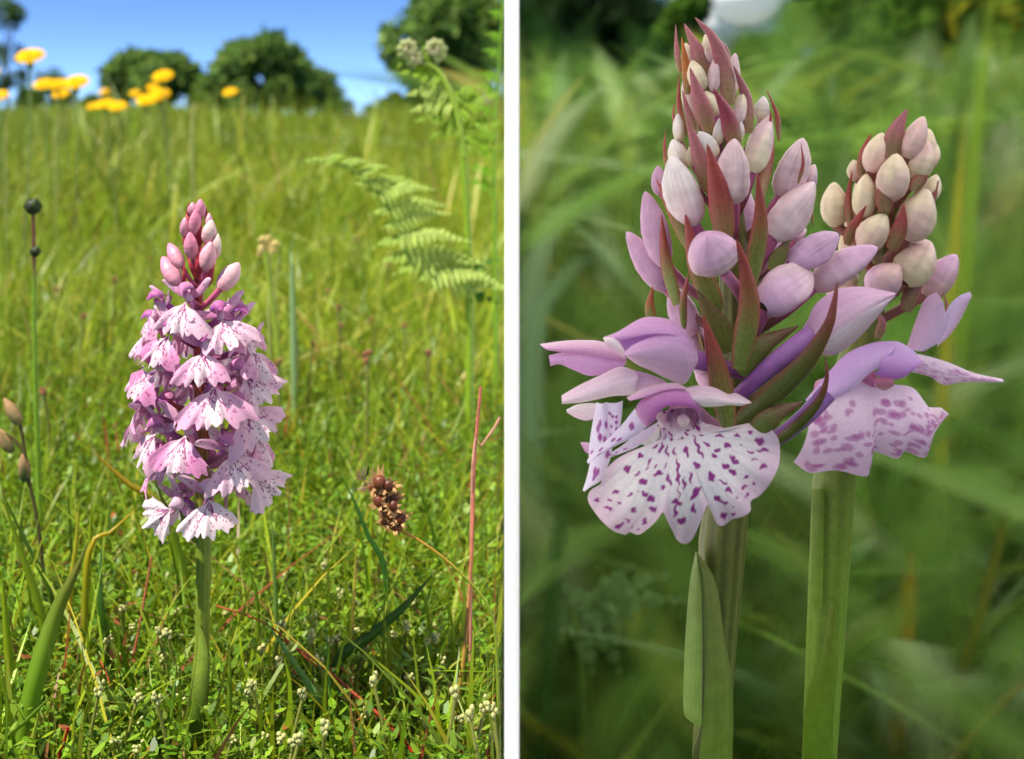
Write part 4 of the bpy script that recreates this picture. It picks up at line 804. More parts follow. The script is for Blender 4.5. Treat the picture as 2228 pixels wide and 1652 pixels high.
# ------------------------------------------------------------------ wood-rush head
def ball(cx, r, col, nu=10, nv=8, sq=1.):
    a = np.linspace(0, np.pi, nv); path_r = np.maximum(np.sin(a), .02) * r
    path = np.array(cx)[None] + np.stack([0 * a, 0 * a, -np.cos(a) * r * sq], -1)
    return tube(path, path_r, nu, col, N=(0, -1, 0))
def woodrush():
    d = .212; s = d / F
    T = thing('woodrush', 'wood-rush with a glossy brown seed head on a bent green stalk', 'rush', [P(1088, 1680, d)[0], d, 0])
    p = curve([np.array([P(1088, 1680, d)[0], d, -.002]), P(1080, 1420, d), P(1062, 1320, d), P(1000, 1245, d), P(930, 1188, d), P(862, 1148, d)], 40)
    V, Fc, C = tube(p, np.linspace(3.6, 3.0, 40) * s, 8, lambda t, a: mixc(c(120, 140, 34), c(170, 120, 40), ss(.6, 1, t))); mk('stalk', V, Fc, M_STEM, T, C)
    p = curve([P(862, 1150, d), P(838, 1120, d), P(826, 1080, d), P(812, 1045, d)], 12)
    V, Fc, C = tube(p, np.full(12, 2.5 * s), 6, c(150, 80, 36)); mk('rachis', V, Fc, M_DRY, T, C)
    r = random.Random(4)
    for i, (x, y, R) in enumerate([(858, 1140, 13), (848, 1118, 14), (872, 1126, 13), (836, 1112, 13), (842, 1086, 15), (858, 1082, 12), (832, 1072, 15), (826, 1050, 15), (846, 1056, 13), (856, 1100, 12), (838, 1132, 11), (815, 1060, 12), (866, 1146, 10), (824, 1090, 12)]):
        cpt = P(x, y, d - r.uniform(-8, 14) * s)
        b = mk('seed', *(lambda t: t[:2])(ball(cpt, R * s, None or c(1, 1, 1), 12, 9, 1.1)), M_SEED, T, mixc(c(78, 36, 20), c(112, 56, 28), r.random())[None])
        pr = []
        for k in range(9):
            a = r.uniform(0, 6.28); e = np.array([math.cos(a), r.uniform(-.9, .2), math.sin(a)]); e /= np.linalg.norm(e)
            pr.append(strip(curve([cpt + e * R * s * .5 + np.array([0, 0, -R * s * .4]), cpt + e * R * s * 1.1, cpt + e * R * s * 2.3 + np.array([0, 0, R * s * .4])], 6), np.array([.6, .7, .6, .45, .25, .03]) * R * s, (0, -1, .3), 3, .5, c(196, 150, 100)))
        V, Fc, C = merge(pr); mk('tepal', V, Fc, M_DRY, b, C)
    pr = []
    for k in range(22):
        x, y = r.uniform(782, 822), r.uniform(1034, 1076); dr = np.array([r.uniform(-1, .4), r.uniform(-.6, .6), r.uniform(-.2, 1.2)])
        b = P(x, y, d - r.uniform(-6, 8) * s); pr.append(strip(curve([b, b + dr * 10 * s, b + dr * 22 * s], 6), np.array([5, 6, 5, 4, 2, .3]) * s, (0, -1, .2), 3, .5, mixc(c(60, 40, 30), c(190, 160, 130), r.random())))
    V, Fc, C = merge(pr); mk('dry_scales', V, Fc, M_DRY, T, C)
woodrush()

# ------------------------------------------------------------------ bud stems at the edge
def budstem():
    d = .30; s = d / F
    T = thing('bud_stem', 'slim upright green stem carrying two small round dark buds', 'wildflower', [P(92, 1265, d)[0], d, 0])
    p = curve([np.array([P(92, 1265, d)[0], d, -.002]), P(86, 1100, d), P(76, 760, d), P(74, 560, d), P(72, 455, d)], 30)
    V, Fc, C = tube(p, np.linspace(8, 4, 30) * s, 8, lambda t, a: mixc(c(116, 150, 40), c(110, 70, 50), ss(.78, .86, t))); mk('stem', V, Fc, M_STEM, T, C)
    for x, y, R in ((72, 450, 17), (77, 548, 11)):
        b = mk('bud', *ball(P(x, y, d - 2 * s), R * s, c(1, 1, 1), 14, 10, 1.05)[:2], M_LEAF, T, c(58, 66, 44)[None])
        pr = [strip(curve([P(x, y + R, d) , P(x + R * 1.1 * math.sin(a), y, d - R * 1.1 * math.cos(a) * s), P(x + R * .5 * math.sin(a), y - R * 1.2, d - R * .5 * math.cos(a) * s)], 7), np.array([.5, .8, .9, .8, .6, .35, .05]) * R * s, (math.sin(a), -math.cos(a), 0), 3, .4, c(62, 84, 44)) for a in np.linspace(0, 6.28, 6, endpoint=False)]
        V, Fc, C = merge(pr); mk('calyx', V, Fc, M_LEAF, b, C)
budstem()
def capsules():
    d = .262; s = d / F
    T = thing('capsule_stem', 'branched brown stem with pale beaked seed capsules at the meadow edge', 'seed stem', [P(110, 1412, d)[0], d, 0])
    def st(pts, w):
        V, Fc, C = tube(curve([P(x, y, d) for x, y in pts], 20), np.linspace(w, w * .7, 20) * s, 7, c(92, 84, 48)); return V, Fc, C
    V, Fc, C = merge([st([(110, 1412), (84, 1150), (66, 1060), (52, 970), (44, 920)], 5), st([(56, 990), (30, 955), (0, 938)], 4), st([(66, 1062), (58, 1040)], 4)]); mk('stem', V, Fc, M_DRY, T, C)
    for i, (tp, bs, wd, cc_) in enumerate([((8, 866), (44, 925), 28, c(140, 130, 84)), ((50, 985), (54, 1048), 28, c(80, 96, 52)), ((-14, 925), (28, 985), 28, c(126, 120, 72))]):
        V, Fc, C = bud(P(*tp, d), P(*bs, d), wd * s, mixc(cc_, c(196, 150, 110), .7), cc_, None, 14, 20, .08); mk('capsule', V, Fc, M_DRY, T, C)
capsules()

# ------------------------------------------------------------------ bracken
def pinna(a, b, wd, N, n, col, seed):
    "one pinna: midrib with paired leaflets from a to b"
    r = random.Random(seed); a, b = np.asarray(a), np.asarray(b); D = b - a; L = np.linalg.norm(D); D = D / L
    N = np.asarray(N, float); N /= np.linalg.norm(N); S = np.cross(D, N); pr = []
    sag = np.array([0, 0, -.10 * L]); mid = curve([a, (a + b) / 2 - sag * .6, b + sag * .4], 12)
    pr.append(strip(mid, np.linspace(.10, .03, 12) * wd, N, 3, 0, col * .9))
    for i in range(n):
        t = (i + .6) / n; m = mid[min(11, int(t * 11))]; ll = wd * .5 * (1 - t) ** .6 * (.75 + .5 * math.sin(math.pi * min(1, t + .25)))
        for sg in (-1, 1):
            e = S * sg * .9 + D * .5 + N * r.uniform(-.3, .1); e /= np.linalg.norm(e)
            w0 = L / n * .85
            pr.append(strip(curve([m, m + e * ll * .6, m + e * ll + np.array([0, 0, -.12 * ll])], 6), np.array([.8, 1, .95, .8, .5, .05]) * w0, N, 3, .5, col * r.uniform(.85, 1.15)))
    return merge(pr)
def bracken():
    d = .40; s = d / F; FG, FP = c(124, 156, 36), c(160, 180, 84)
    def at(x, y, zo=0.): p = P(x, y, d + zo * s); p[0] = min(p[0], -.0026); return p
    T = thing('bracken', 'young bracken with one outspread pale frond and curled crozier tips', 'fern', at(1020, 1011))
    V, Fc, C = tube(curve([at(1020, 1016), at(1022, 700), at(1016, 480), at(1008, 335)], 30), np.linspace(10, 8, 30) * s, 9, c(122, 152, 34)); mk('stalk', V, Fc, M_STEM, T, C)
    V, Fc, C = tube(curve([at(1010, 340), at(1000, 275), at(985, 215), at(958, 160), at(935, 140)], 20), np.linspace(10, 6, 20) * s, 9, c(132, 160, 50)); mk('stalk', V, Fc, M_STEM, T, C)
    for x, y, R, sg in ((945, 108, 21, 1), (890, 108, 20, -1), (905, 128, 15, -1)):      # croziers
        a = np.linspace(0, 4.6 * math.pi / 2 * 1.2, 40); rr = R * (1 - a / a[-1] * .8)
        p = np.array([at(x + sg * r_ * math.sin(q), y + r_ * math.cos(q), -q * 1.2) for q, r_ in zip(a, rr)])
        V, Fc, C = tube(p, np.linspace(11, 6, 40) * s * (1 + .25 * np.sin(np.arange(40) * 1.9)), 8, lambda t, a_: mixc(c(160, 176, 104), c(204, 196, 156), t)); cz = mk('crozier', V, Fc, M_FERN, T, C)
    V, Fc, C = tube(curve([at(935, 142), at(915, 138), at(905, 130)], 10), np.full(10, 5 * s), 8, c(140, 160, 70)); mk('stalk', V, Fc, M_STEM, T, C)
    for i, (a, b, w_, col) in enumerate([((960, 165), (862, 155), 60, FG), ((975, 195), (880, 205), 60, FP), ((985, 222), (890, 240), 66, FP), ((995, 250), (900, 262), 60, FG), ((900, 110), (862, 150), 34, FG), ((1000, 270), (935, 300), 60, FG),
                                         ((990, 240), (1090, 200), 70, FG), ((1005, 290), (1094, 265), 80, FG), ((1008, 310), (1096, 320), 60, FG), ((985, 215), (1060, 180), 40, FG), ((925, 100), (935, 150), 26, FG)]):
        V, Fc, C = pinna(at(*a), at(*b, -6), w_ * s, (0, -1, .6), 9, col, i); mk('pinna', V, Fc, M_FERN, T, C)
    # outspread frond
    rp = [(1016, 608), (950, 600), (880, 540), (850, 450), (790, 385), (720, 352), (662, 350)]
    path = curve([at(x, y, -10) for x, y in rp], 60)
    V, Fc, C = tube(path, np.linspace(5, 2, 60) * s, 7, c(130, 160, 60)); mk('rachis', V, Fc, M_STEM, T, C)
    rj = random.Random(9)
    for i in range(13):
        t = .10 + .88 * i / 12; p = path[int(t * 59)]; ln = np.interp(t, [0, .35, .6, .85, 1], [140, 165, 125, 66, 24]) * s * rj.uniform(.85, 1.1)
        dr = np.array([math.cos(.10 + .55 * t), rj.uniform(-.35, .1), math.sin(.02 + .45 * t) * .5 - .06 + rj.uniform(-.14, .14)])
        V, Fc, C = pinna(p, p + dr / np.linalg.norm(dr) * ln, np.interp(t, [0, .5, 1], [74, 58, 26]) * s * rj.uniform(.85, 1.2), (rj.uniform(-.5, .1), -.8, rj.uniform(.4, 1.)), 11, mixc(FP, FG, max(0, t - .5) * 1.6), 40 + i); mk('pinna', V, Fc, M_FERN, T, C)
        dl = np.array([-.75, rj.uniform(-.3, .1), -.25 + .3 * t + rj.uniform(-.2, .2)]); dl /= np.linalg.norm(dl)
        V, Fc, C = pinna(p, p + dl * ln * rj.uniform(.25, .5), np.interp(t, [0, .5, 1], [46, 38, 20]) * s, (-.2, -.8, .8), 5, mixc(FP, FG, .6), 80 + i); mk('pinna', V, Fc, M_FERN, T, C)
    for i, (a, b, w_) in enumerate([((1020, 590), (1094, 560), 50), ((1020, 600), (1096, 620), 60), ((1022, 640), (1090, 660), 40), ((1020, 950), (930, 970), 60), ((1020, 930), (1094, 960), 60)]):
        V, Fc, C = pinna(at(*a), at(*b), w_ * s, (0, -.6, .8), 8, c(66, 110, 30), 120 + i); mk('pinna', V, Fc, M_FERN, T, C)
    d = .46; s = d / F
    T2 = thing('bracken', 'second bracken frond rising bright green behind the curled crozier', 'fern', at(1080, 912))
    rp = [(1080, 915), (1078, 600), (1075, 330), (1084, 160), (1094, 10), (1096, -60)]
    path = curve([at(x, y) for x, y in rp], 60); V, Fc, C = tube(path, np.linspace(6, 3, 60) * s, 7, c(110, 150, 30)); mk('rachis', V, Fc, M_STEM, T2, C)
    for i in range(11):
        p = path[int(30 + i * 2.6)]; ln = np.interp(i, [0, 10], [75, 30]) * s
        V, Fc, C = pinna(p, p + np.array([-.9, -.1, .25]) * ln, 34 * s, (0, -.8, .6), 8, c(104, 150, 24), 160 + i); mk('pinna', V, Fc, M_FERN, T2, C)
bracken()

# ------------------------------------------------------------------ yellow meadow flowers
def hawkbit():
    T = thing('yellow_flower', 'yellow daisy-like meadow flower on a thin stalk', 'wildflower', (0, 0, 0), 'yellow flowers along the skyline')
    V, Fc, C = tube(curve([(0, 0, -.004), (.002, 0, .06), (0, 0, .12)], 14), np.linspace(.0012, .0009, 14), 7, c(120, 140, 70)); mk('stem', V, Fc, M_STEM, T, C)
    pr = []
    for ring, (n, L, up) in enumerate([(20, .0115, .12), (16, .0088, .35), (10, .0055, .7)]):
        for k in range(n):
            a = 2 * math.pi * (k + ring * .37) / n; e = np.array([math.cos(a), math.sin(a), 0])
            pr.append(strip(curve([(0, 0, .121 + ring * .0006), e * L * .6 + np.array([0, 0, .122 + up * L * .6]), e * L + np.array([0, 0, .1215 + up * L * .75])], 5), np.array([.5, .9, 1, 1, .7]) * .0027, (0, 0, 1), 3, .3, mixc(c(250, 190, 8), c(255, 214, 20), (k % 3) / 2)))
    V, Fc, C = merge(pr); ca, sa = math.cos(.38), math.sin(.38); V = V - np.array([0, 0, .121]); V = np.stack([V[:, 0], V[:, 1] * ca - V[:, 2] * sa, V[:, 1] * sa + V[:, 2] * ca], -1) + np.array([0, 0, .121]); hd = mk('flower_head', V, Fc, M_YELLOW, T, C)
    V, Fc, C = tube([(0, 0, .114), (0, 0, .117), (0, 0, .121)], [.0012, .0028, .0032], 10, c(84, 110, 44)); mk('bracts', V, Fc, M_STEM, hd, C)
    return T
hb = hawkbit()
for i, (x, y, wpx) in enumerate([(47, 123, 60), (6, 158, 44), (10, 208, 40), (96, 184, 46), (126, 184, 44), (160, 178, 52), (150, 204, 36), (246, 226, 42), (262, 231, 40), (212, 231, 26), (286, 203, 24), (312, 216, 44), (342, 203, 40), (367, 210, 40), (368, 166, 44), (519, 200, 32), (235, 200, 22), (322, 190, 26)]):
    d = F * .022 / wpx; p = P(x, y, d); gz = float(ground_z(p[0], p[1])); o = hb if i == 0 else dup(hb, (0, 0, 0))
    k = (p[2] - gz) / .122; o.location = (p[0], p[1], gz); o.scale = (1, 1, k); o.rotation_euler = (random.uniform(.0, .10), random.uniform(-.08, .08), 0)
    if i == 0: o['_o'] = [0., 0., 0.]

# ------------------------------------------------------------------ small seed heads and bedstraw
def headproto(name, label, cat, group, col, hgt, r0, seed, n=9):
    T = thing(name, label, cat, (0, 0, 0), group); r = random.Random(seed)
    V, Fc, C = tube(curve([(0, 0, -.003), (r.uniform(-.003, .003), 0, hgt * .5), (0, 0, hgt)], 8), np.full(8, .00035 if hgt < .05 else .0006), 5, c(116, 120, 50)); mk('stalk', V, Fc, M_STEM, T, C)
    pr = []
    for k in range(n):
        a = r.uniform(0, 6.28); q = r.uniform(0, 1) * r0 * 1.3
        pr.append(ball((math.cos(a) * q, math.sin(a) * q, hgt + r.uniform(-1, 1) * r0 * 1.5), r0 * r.uniform(.5, .9), mixc(col, col * .7, r.random()), 6, 5, 1.2))
    V, Fc, C = merge(pr); mk('flower_cluster' if hgt < .03 else 'seed_head', V, Fc, M_DRY, T, C); return T
bs = [headproto('bedstraw', 'tiny cream bedstraw cluster in the low turf', 'wildflower', 'cream bedstraw clusters in the turf', c(196, 196, 128), .022, .00068, q, 8) for q in (1, 2)]
r = random.Random(12)
for i in range(84):
    x, y = (r.uniform(470, 1080), r.uniform(1215, 1640)) if i % 4 else (r.uniform(210, 400), r.uniform(1270, 1640))
    z = r.uniform(.008, .024); d = (H - z) * F / (y - HOR); p = P(x, y, d)
    o = bs[i] if i < 2 else dup(bs[i % 2], (0, 0, 0)); o.location = (p[0], p[1], float(ground_z(p[0], p[1]))); o.rotation_euler = (0, 0, r.uniform(0, 6)); k = z / .022; o.scale = (1, 1, max(.5, k))
    o['_o'] = [0., 0., 0.]
sr = [headproto('sorrel', 'dull pinkish brown seed head standing in the open meadow', 'wildflower', 'pinkish seed heads in the meadow', c(168, 112, 84), .05, .0009, q, 10) for q in (5, 6)]
for i, (x, y) in enumerate([(735, 665), (715, 632), (800, 768), (846, 578), (742, 702), (605, 786), (245, 355), (96, 856), (275, 395), (680, 745), (776, 520), (880, 700), (930, 760), (810, 690), (560, 870), (250, 620), (330, 560), (180, 700), (120, 640), (640, 690)]):
    z = random.Random(i).uniform(.03, .05); d = (H - z) * F / (y - HOR); p = P(x, y, d)
    o = sr[i] if i < 2 else dup(sr[i % 2], (0, 0, 0)); gz = float(ground_z(p[0], p[1])); o.location = (p[0], p[1], gz); o.rotation_euler = (0, 0, i); o.scale = (1, 1, z / .05); o['_o'] = [0., 0., 0.]
# pale flowering grass stems behind the orchid
for i, (x, y0, y1, d) in enumerate([(418, 225, 420, .9), (405, 540, 230, .75), (120, 250, 560, .8), (12, 240, 520, .7), (600, 560, 900, .45), (585, 530, 700, .42), (250, 330, 470, .9), (1090, 60, 400, .9)]):
    if i in (1, 7): continue
    yb = HOR + H * F / d
    stemline([(x + 6, yb, d), (x + 2, (y0 + yb) / 2, d), (x, y0 + 60, d), (x + 8, y0, d)], 10 if i in (0, 5) else 6, c(132, 156, 56), 'pale flowering grass stem standing tall in the meadow', group='pale grass stems in the meadow', col2=c(170, 172, 100))
d = .42; s = d / F   # withered pale flower behind the orchid tip
T = thing('withered_flower', 'withered pale flower with drooping petals behind the orchid tip', 'wildflower', [P(612, 975, d)[0], d, 0])
V, Fc, C = tube(curve([np.array([P(612, 975, d)[0], d, -.003]), P(605, 760, d), P(590, 640, d), P(578, 545, d)], 20), np.linspace(7, 6, 20) * s, 7, c(140, 160, 50)); mk('stem', V, Fc, M_STEM, T, C)
for a, b in (((580, 545), (560, 525)), ((580, 545), (612, 535)), ((580, 545), (590, 520)), ((580, 545), (560, 560)), ((582, 548), (606, 550))):
    V, Fc, C = strip(curve([P(*a, d), P((a[0] + b[0]) / 2, min(a[1], b[1]) - 6, d - 6 * s), P(*b, d)], 8), np.array([8, 16, 22, 24, 22, 16, 10, 2]) * s, (0, -1, .4), 5, .8, c(206, 184, 110)); mk('petal', V, Fc, M_PETAL, T, C)
gblade([(640, 900, .42), (634, 580, .42), (630, 550, .42), (640, 515, .42)], 15, c(150, 180, 120), 'pale curved leaf standing up beside the withered flower', group=None)

# ------------------------------------------------------------------ trees and shrubs
def crown(lobes, n, leaf, cols, seed):
    r = np.random.default_rng(seed); L = np.array(lobes, float); wgt = L[:, 3] ** 2; i = r.choice(len(L), n, p=wgt / wgt.sum())
    v = r.normal(size=(n, 3)); v /= np.linalg.norm(v, axis=1)[:, None]; q = r.uniform(.45, 1.08, n) ** .6
    b = L[i, :3] + v * (L[i, 3] * q)[:, None]
    D = r.normal(size=(n, 3)); D /= np.linalg.norm(D, axis=1)[:, None]; U = np.cross(D, r.normal(size=(n, 3))); U /= np.linalg.norm(U, axis=1)[:, None]
    l = leaf * r.uniform(.6, 1.4, (n, 1))
    V = np.stack([b, b + D * l * .5 + U * l * .3, b + D * l, b + D * l * .5 - U * l * .3], 1)
    C = np.repeat(palette(n, cols, [1] * len(cols), seed + 1, .22)[:, None], 4, 1)
    return V.reshape(-1, 3), np.arange(n * 4).reshape(n, 4), C.reshape(-1, 3)
def crown_soft(lobes, n, leaf, cols, seed):
    "leaf clumps that thin out towards their margin"
    r = np.random.default_rng(seed); L = np.array(lobes, float); wgt = L[:, 3] ** 2; i = r.choice(len(L), n, p=wgt / wgt.sum())
    v = r.normal(size=(n, 3)); v /= np.linalg.norm(v, axis=1)[:, None]; b = L[i, :3] + v * (L[i, 3] * r.uniform(.3, 1.05, n))[:, None]
    D = r.normal(size=(n, 3)); D /= np.linalg.norm(D, axis=1)[:, None]; U = np.cross(D, r.normal(size=(n, 3))); U /= np.linalg.norm(U, axis=1)[:, None]
    l = leaf * r.uniform(.6, 1.4, (n, 1)); a = np.linspace(0, 2 * np.pi, 7)[:-1]
    V = np.stack([b] + [b + (D * math.cos(q) + U * math.sin(q) * .6) * l * .5 for q in a], 1)
    k = np.arange(n)[:, None] * 7; Fc = np.concatenate([np.concatenate([k, k + 1 + j, k + 1 + (j + 1) % 6], 1) for j in range(6)])
    C = np.repeat(palette(n, cols, [1] * len(cols), seed + 1, .15)[:, None], 7, 1); e = np.tile(np.array([.85] + [0.] * 6), n)
    return V.reshape(-1, 3), Fc, C.reshape(-1, 3), e
def tree(name, label, cat, x, d, ytop, wpx, cols, seed, n=9000, ybot=268, leaf=.26, lob=20, soft=False, group=None):
    s = d / F; b = P(x, HOR, d); gz = float(ground_z(b[0], d)) - .02; top = P(x, ytop, d)[2]; bot = max(gz + .1 * (top - gz), P(x, ybot, d)[2]); W = wpx * s
    T = thing(name, label, cat, (b[0], d, gz), group); r = random.Random(seed); hh = top - bot
    lobes = []
    for k in range(lob):
        t = r.random(); a = r.uniform(0, 6.28); R = W * .5 * math.sqrt(max(.35, 1 - (2 * t - .75) ** 2)) * r.uniform(.35, .92); rl = min(W, hh * 1.3) * r.uniform(.10, .20)
        lobes.append((b[0] + R * math.cos(a), d + R * math.sin(a), bot + rl * .6 + (hh - rl * 1.5) * t, rl))
    lobes.append((b[0], d, top - min(W, hh) * .17, min(W, hh) * .17))
    pr = [tube(curve([(b[0], d, gz), (b[0] + W * .02, d, (gz + bot) / 2), (b[0], d, bot + hh * .7)], 12), np.linspace(W * .05, W * .012, 12), 9, c(70, 58, 44))]
    for (lx, ly, lz, rl) in lobes[:7]:
        z0 = bot + (lz - bot) * .4; pr.append(tube(curve([(b[0], d, z0), ((b[0] + lx) / 2, (d + ly) / 2, (z0 + lz) / 2 + rl * .2), (lx, ly, lz)], 7), np.linspace(W * .02, W * .006, 7), 6, c(70, 58, 44)))
    V, Fc, C = merge(pr); mk('trunk', V, Fc, M_BARK, T, C)
    if soft: V, Fc, C, e = crown_soft(lobes, n, leaf * W / 4, cols, seed); add_edge(mk('crown', V, Fc, M_SOFT, T, C), e)
    else: V, Fc, C = crown(lobes, n, leaf * W / 4, cols, seed); mk('crown', V, Fc, M_CROWN, T, C)
DK = [c(106, 136, 66), c(126, 158, 72), c(86, 114, 62), c(142, 168, 80)]; MD = [c(84, 116, 44), c(100, 132, 50), c(70, 100, 42)]; LT = [c(96, 132, 44), c(112, 148, 52), c(80, 116, 40)]
tree('broadleaf_tree', 'round topped tree standing alone in the middle of the skyline', 'tree', 575, 55, 74, 265, DK, 1, 13000, lob=34)
tree('broadleaf_tree', 'smaller bushy tree joined to the side of the round topped one', 'tree', 690, 58, 150, 140, DK, 2, 5000)
tree('broadleaf_tree', 'low spreading tree behind the yellow flowers', 'tree', 325, 60, 110, 260, DK, 3, 12000, lob=34)
tree('broadleaf_tree', 'slender grey green tree rising over the tallest yellow flower', 'tree', 14, 50, -10, 110, MD + [c(96, 116, 80)], 4, 3800)
tree('broadleaf_tree', 'small distant bush beside the slender grey green tree', 'bush', 112, 62, 148, 110, MD, 5, 2000)
tree('broadleaf_tree', 'large dark tree behind the curled bracken', 'tree', 1000, 34, -70, 300, DK, 6, 14000, 215, lob=34)
tree('broadleaf_tree', 'low bush under the large dark tree', 'bush', 930, 40, 190, 200, MD, 7, 2600)
for x_, d_, yt, w_, lb in ((442, 57, 196, 70, 'little bush in the dip between the two main skyline trees'), (742, 48, 214, 90, 'low bush sloping down beside the round topped tree'), (205, 52, 205, 90, 'low bush behind the cluster of yellow flowers'), (835, 44, 212, 80, 'low bush on the far side of the gap of open sky'), (60, 46, 190, 90, 'low bush at the foot of the slender grey green tree')):
    tree('bush', lb, 'bush', x_, d_, yt, w_, MD + LT, 60 + x_, 2600, 275, .3)
tree('broadleaf_tree', 'dark shady tree behind the tip of the tall orchid', 'tree', 1300, 22, -160, 440, [c(44, 66, 34), c(56, 78, 38), c(36, 56, 30)], 8, 5000, 235, 1.0, lob=30, soft=True)
tree('shrub', 'bright green shrub between the dark tree and the gap of sky', 'shrub', 1488, 9, -150, 150, LT, 9, 3200, 320, 1.3, soft=True)
tree('shrub', 'low green shrub below the gap of white sky', 'shrub', 1640, 8, 88, 260, LT, 10, 3200, 330, 1.3, soft=True)
tree('shrub', 'tall pale green shrub between the gap of sky and the shorter orchid', 'shrub', 1850, 8.5, -170, 260, LT, 11, 3200, 330, 1.3, soft=True)
tree('shrub', 'leafy green shrub behind the tip of the shorter orchid', 'shrub', 2010, 8, -120, 300, LT, 12, 3200, 340, 1.3, soft=True)
tree('shrub', 'yellow green shrub at the far end of the row', 'shrub', 2200, 7.5, -40, 280, LT + [c(150, 150, 40)], 13, 3200, 360, 1.3, soft=True)
tree('broadleaf_tree', 'grey green tree showing above the row of shrubs', 'tree', 2110, 30, -190, 420, [c(74, 92, 70), c(60, 80, 60)], 14, 4000, 200, 1.0, soft=True)
tree('broadleaf_tree', 'dark tree filling the space behind the shrubs', 'tree', 1940, 26, -190, 400, MD, 15, 4000, 220, 1.0, soft=True)
# overhanging bright leaves and tall stems in the hollow
HBS = ["tall bright green blade rising behind the shorter orchid's tip", 'yellowish blade beside the tallest bright green one', "orange yellow leaf in the hollow right of the shorter orchid's stem", 'thin yellow green leaf leaning on the orange yellow one', 'long brownish blade slanting away beyond the orange yellow leaf', 'pale grey green blade arching beside the white screen', 'pale blade bending over higher beside the white screen', 'dark green blade upright beside the pale bracken frond', 'pale green blade between the two orchid stems', "pale broad blade arching in the hollow past the shorter orchid's stem", "mid green blade arching behind the shorter orchid's spotted lip", "green blade behind the tall orchid's folded leaf"]
def reed(pts, wpx, col, label):
    pts = [P(*p) for p in pts]; b = pts[0]; b0 = np.array([b[0] - (pts[1][0] - b[0]) * .2, b[1], float(ground_z(b[0], b[1])) - .01])
    n = 30; path = curve([b0] + pts if b[2] > b0[2] + .03 else pts, n); path[:, 0] = np.maximum(path[:, 0], .006); t = np.linspace(0, 1, n)
    wd = np.interp(t, [0, .3, .7, 1], [.8, 1, .9, .4]) * wpx * 1.9 * b[1] / F
    V, Fc, C = strip(path, wd, (0, -1, .15), 7, .3, col); V[:, 0] = np.maximum(V[:, 0], .003)
    o = mk('reed', V, Fc, M_SOFT, None, C); e = np.array([0, .45, .85, 1, .85, .45, 0])[None] * np.interp(t, [0, .8, 1], [1, 1, 0])[:, None] * .85
    add_edge(o, e); tag(o, label, 'reed', 'tall blades in the hollow')
for pts, wpx, col in [([(2080, 900, 1.6), (2115, 400, 1.6), (2135, 180, 1.6), (2165, -60, 1.6)], 30, c(130, 160, 50)), ([(2050, 900, 1.4), (2080, 500, 1.4), (2105, 200, 1.4)], 26, c(166, 164, 50)), ([(1950, 1600, 1.1), (1975, 1330, 1.1), (1985, 1180, 1.1)], 36, c(176, 150, 44)), ([(1900, 1640, 1.1), (1945, 1420, 1.1), (1970, 1250, 1.1)], 24, c(140, 150, 40)),
                      ([(2030, 1650, 1.1), (2130, 1350, 1.1), (2220, 1000, 1.1)], 24, c(120, 124, 46)), ([(1150, 1000, 1.3), (1160, 720, 1.3), (1230, 600, 1.3), (1320, 530, 1.3)], 44, c(140, 174, 122)), ([(1150, 900, 1.5), (1160, 600, 1.5), (1230, 460, 1.5), (1340, 470, 1.5)], 50, c(156, 184, 134)), ([(1180, 1640, 1.0), (1200, 1300, 1.0), (1240, 1000, 1.0)], 34, c(70, 110, 48)),
                      ([(1760, 1640, 1.2), (1720, 1350, 1.2), (1660, 1150, 1.2)], 44, c(106, 140, 70)), ([(1960, 1640, 1.2), (2000, 1350, 1.2), (2090, 1220, 1.2), (2200, 1240, 1.2)], 50, c(126, 154, 106)), ([(1900, 1300, 1.3), (1950, 1050, 1.3), (2060, 930, 1.3), (2220, 950, 1.3)], 44, c(96, 136, 60)), ([(1420, 1650, 1.0), (1400, 1450, 1.0), (1440, 1250, 1.0)], 44, c(80, 120, 54))]:
    reed(pts, wpx, col, HBS.pop(0))
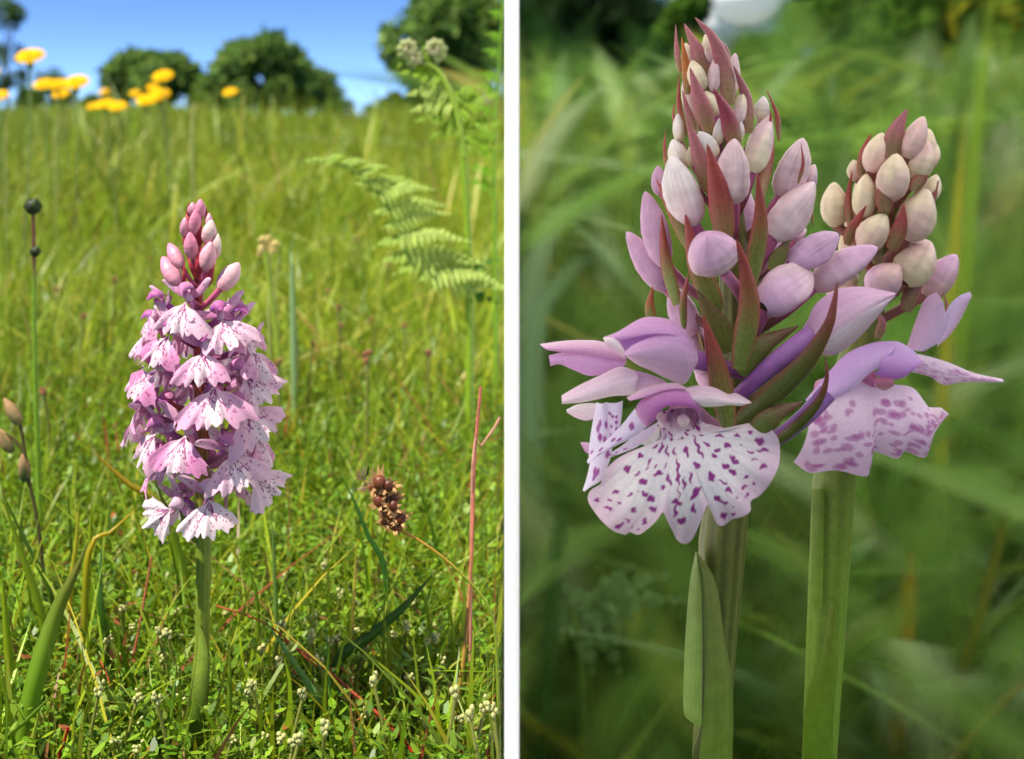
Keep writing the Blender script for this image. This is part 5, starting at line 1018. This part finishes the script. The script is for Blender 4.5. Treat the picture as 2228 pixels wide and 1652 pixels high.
# soft bracken frond in the hollow
d = 1.05; s = d / F
def ar(x, y, zo=0.): return P(x, y, d + zo * s)
T = thing('bracken', 'pale bracken frond spreading in the shade beside the tall orchid stem', 'fern', [P(1270, 1300, d)[0], d, float(ground_z(P(1270, 0, d)[0], d))])
V, Fc, C = tube(curve([np.array([P(1270, 0, d)[0], d, float(ground_z(P(1270, 0, d)[0], d)) - .005]), ar(1262, 1420), ar(1240, 1330)], 16), np.full(16, 8 * s), 7, c(110, 140, 60)); mk('stalk', V, Fc, M_STEM, T, C)
for i, (b, w_) in enumerate([((1150, 1330), 70), ((1160, 1440), 70), ((1290, 1470), 80), ((1420, 1400), 90), ((1490, 1300), 90), ((1460, 1240), 80), ((1380, 1220), 70), ((1200, 1260), 60), ((1350, 1470), 70)]):
    V, Fc, C = pinna(ar(1250 + i * 6, 1330), ar(*b, -20), w_ * s, (0, -.9, .5), 7, c(116, 150, 84), 200 + i); mk('pinna', V, Fc, M_FERN, T, C)

# ------------------------------------------------------------------ cloud seen through the gap
def cloud():
    m = bpy.data.materials.new('cloud_white'); m.use_nodes = True; n = m.node_tree.nodes; l = m.node_tree.links; n.clear()
    a = n.new('ShaderNodeBsdfDiffuse'); b = n.new('ShaderNodeBsdfTranslucent'); x = n.new('ShaderNodeMixShader'); q = n.new('ShaderNodeOutputMaterial')
    a.inputs[0].default_value = b.inputs[0].default_value = (.99, .99, .99, 1); x.inputs[0].default_value = .55
    l.new(a.outputs[0], x.inputs[1]); l.new(b.outputs[0], x.inputs[2]); l.new(x.outputs[0], q.inputs[0])
    r = random.Random(3); pr = []; d = 420.
    for k in range(46):
        a = P(r.gauss(1640, 75), r.gauss(0, 50), d + r.uniform(-8, 30)); pr.append(ball(a, r.uniform(8, 16), c(1, 1, 1), 14, 10, .8))
    V, Fc, C = merge(pr); o = mk('cloud', V, Fc, m, None); tag(o, 'small bright white cloud low in the gap between shrubs', 'cloud')
cloud()
for o in bpy.data.objects:
    if '_o' in o: del o['_o']
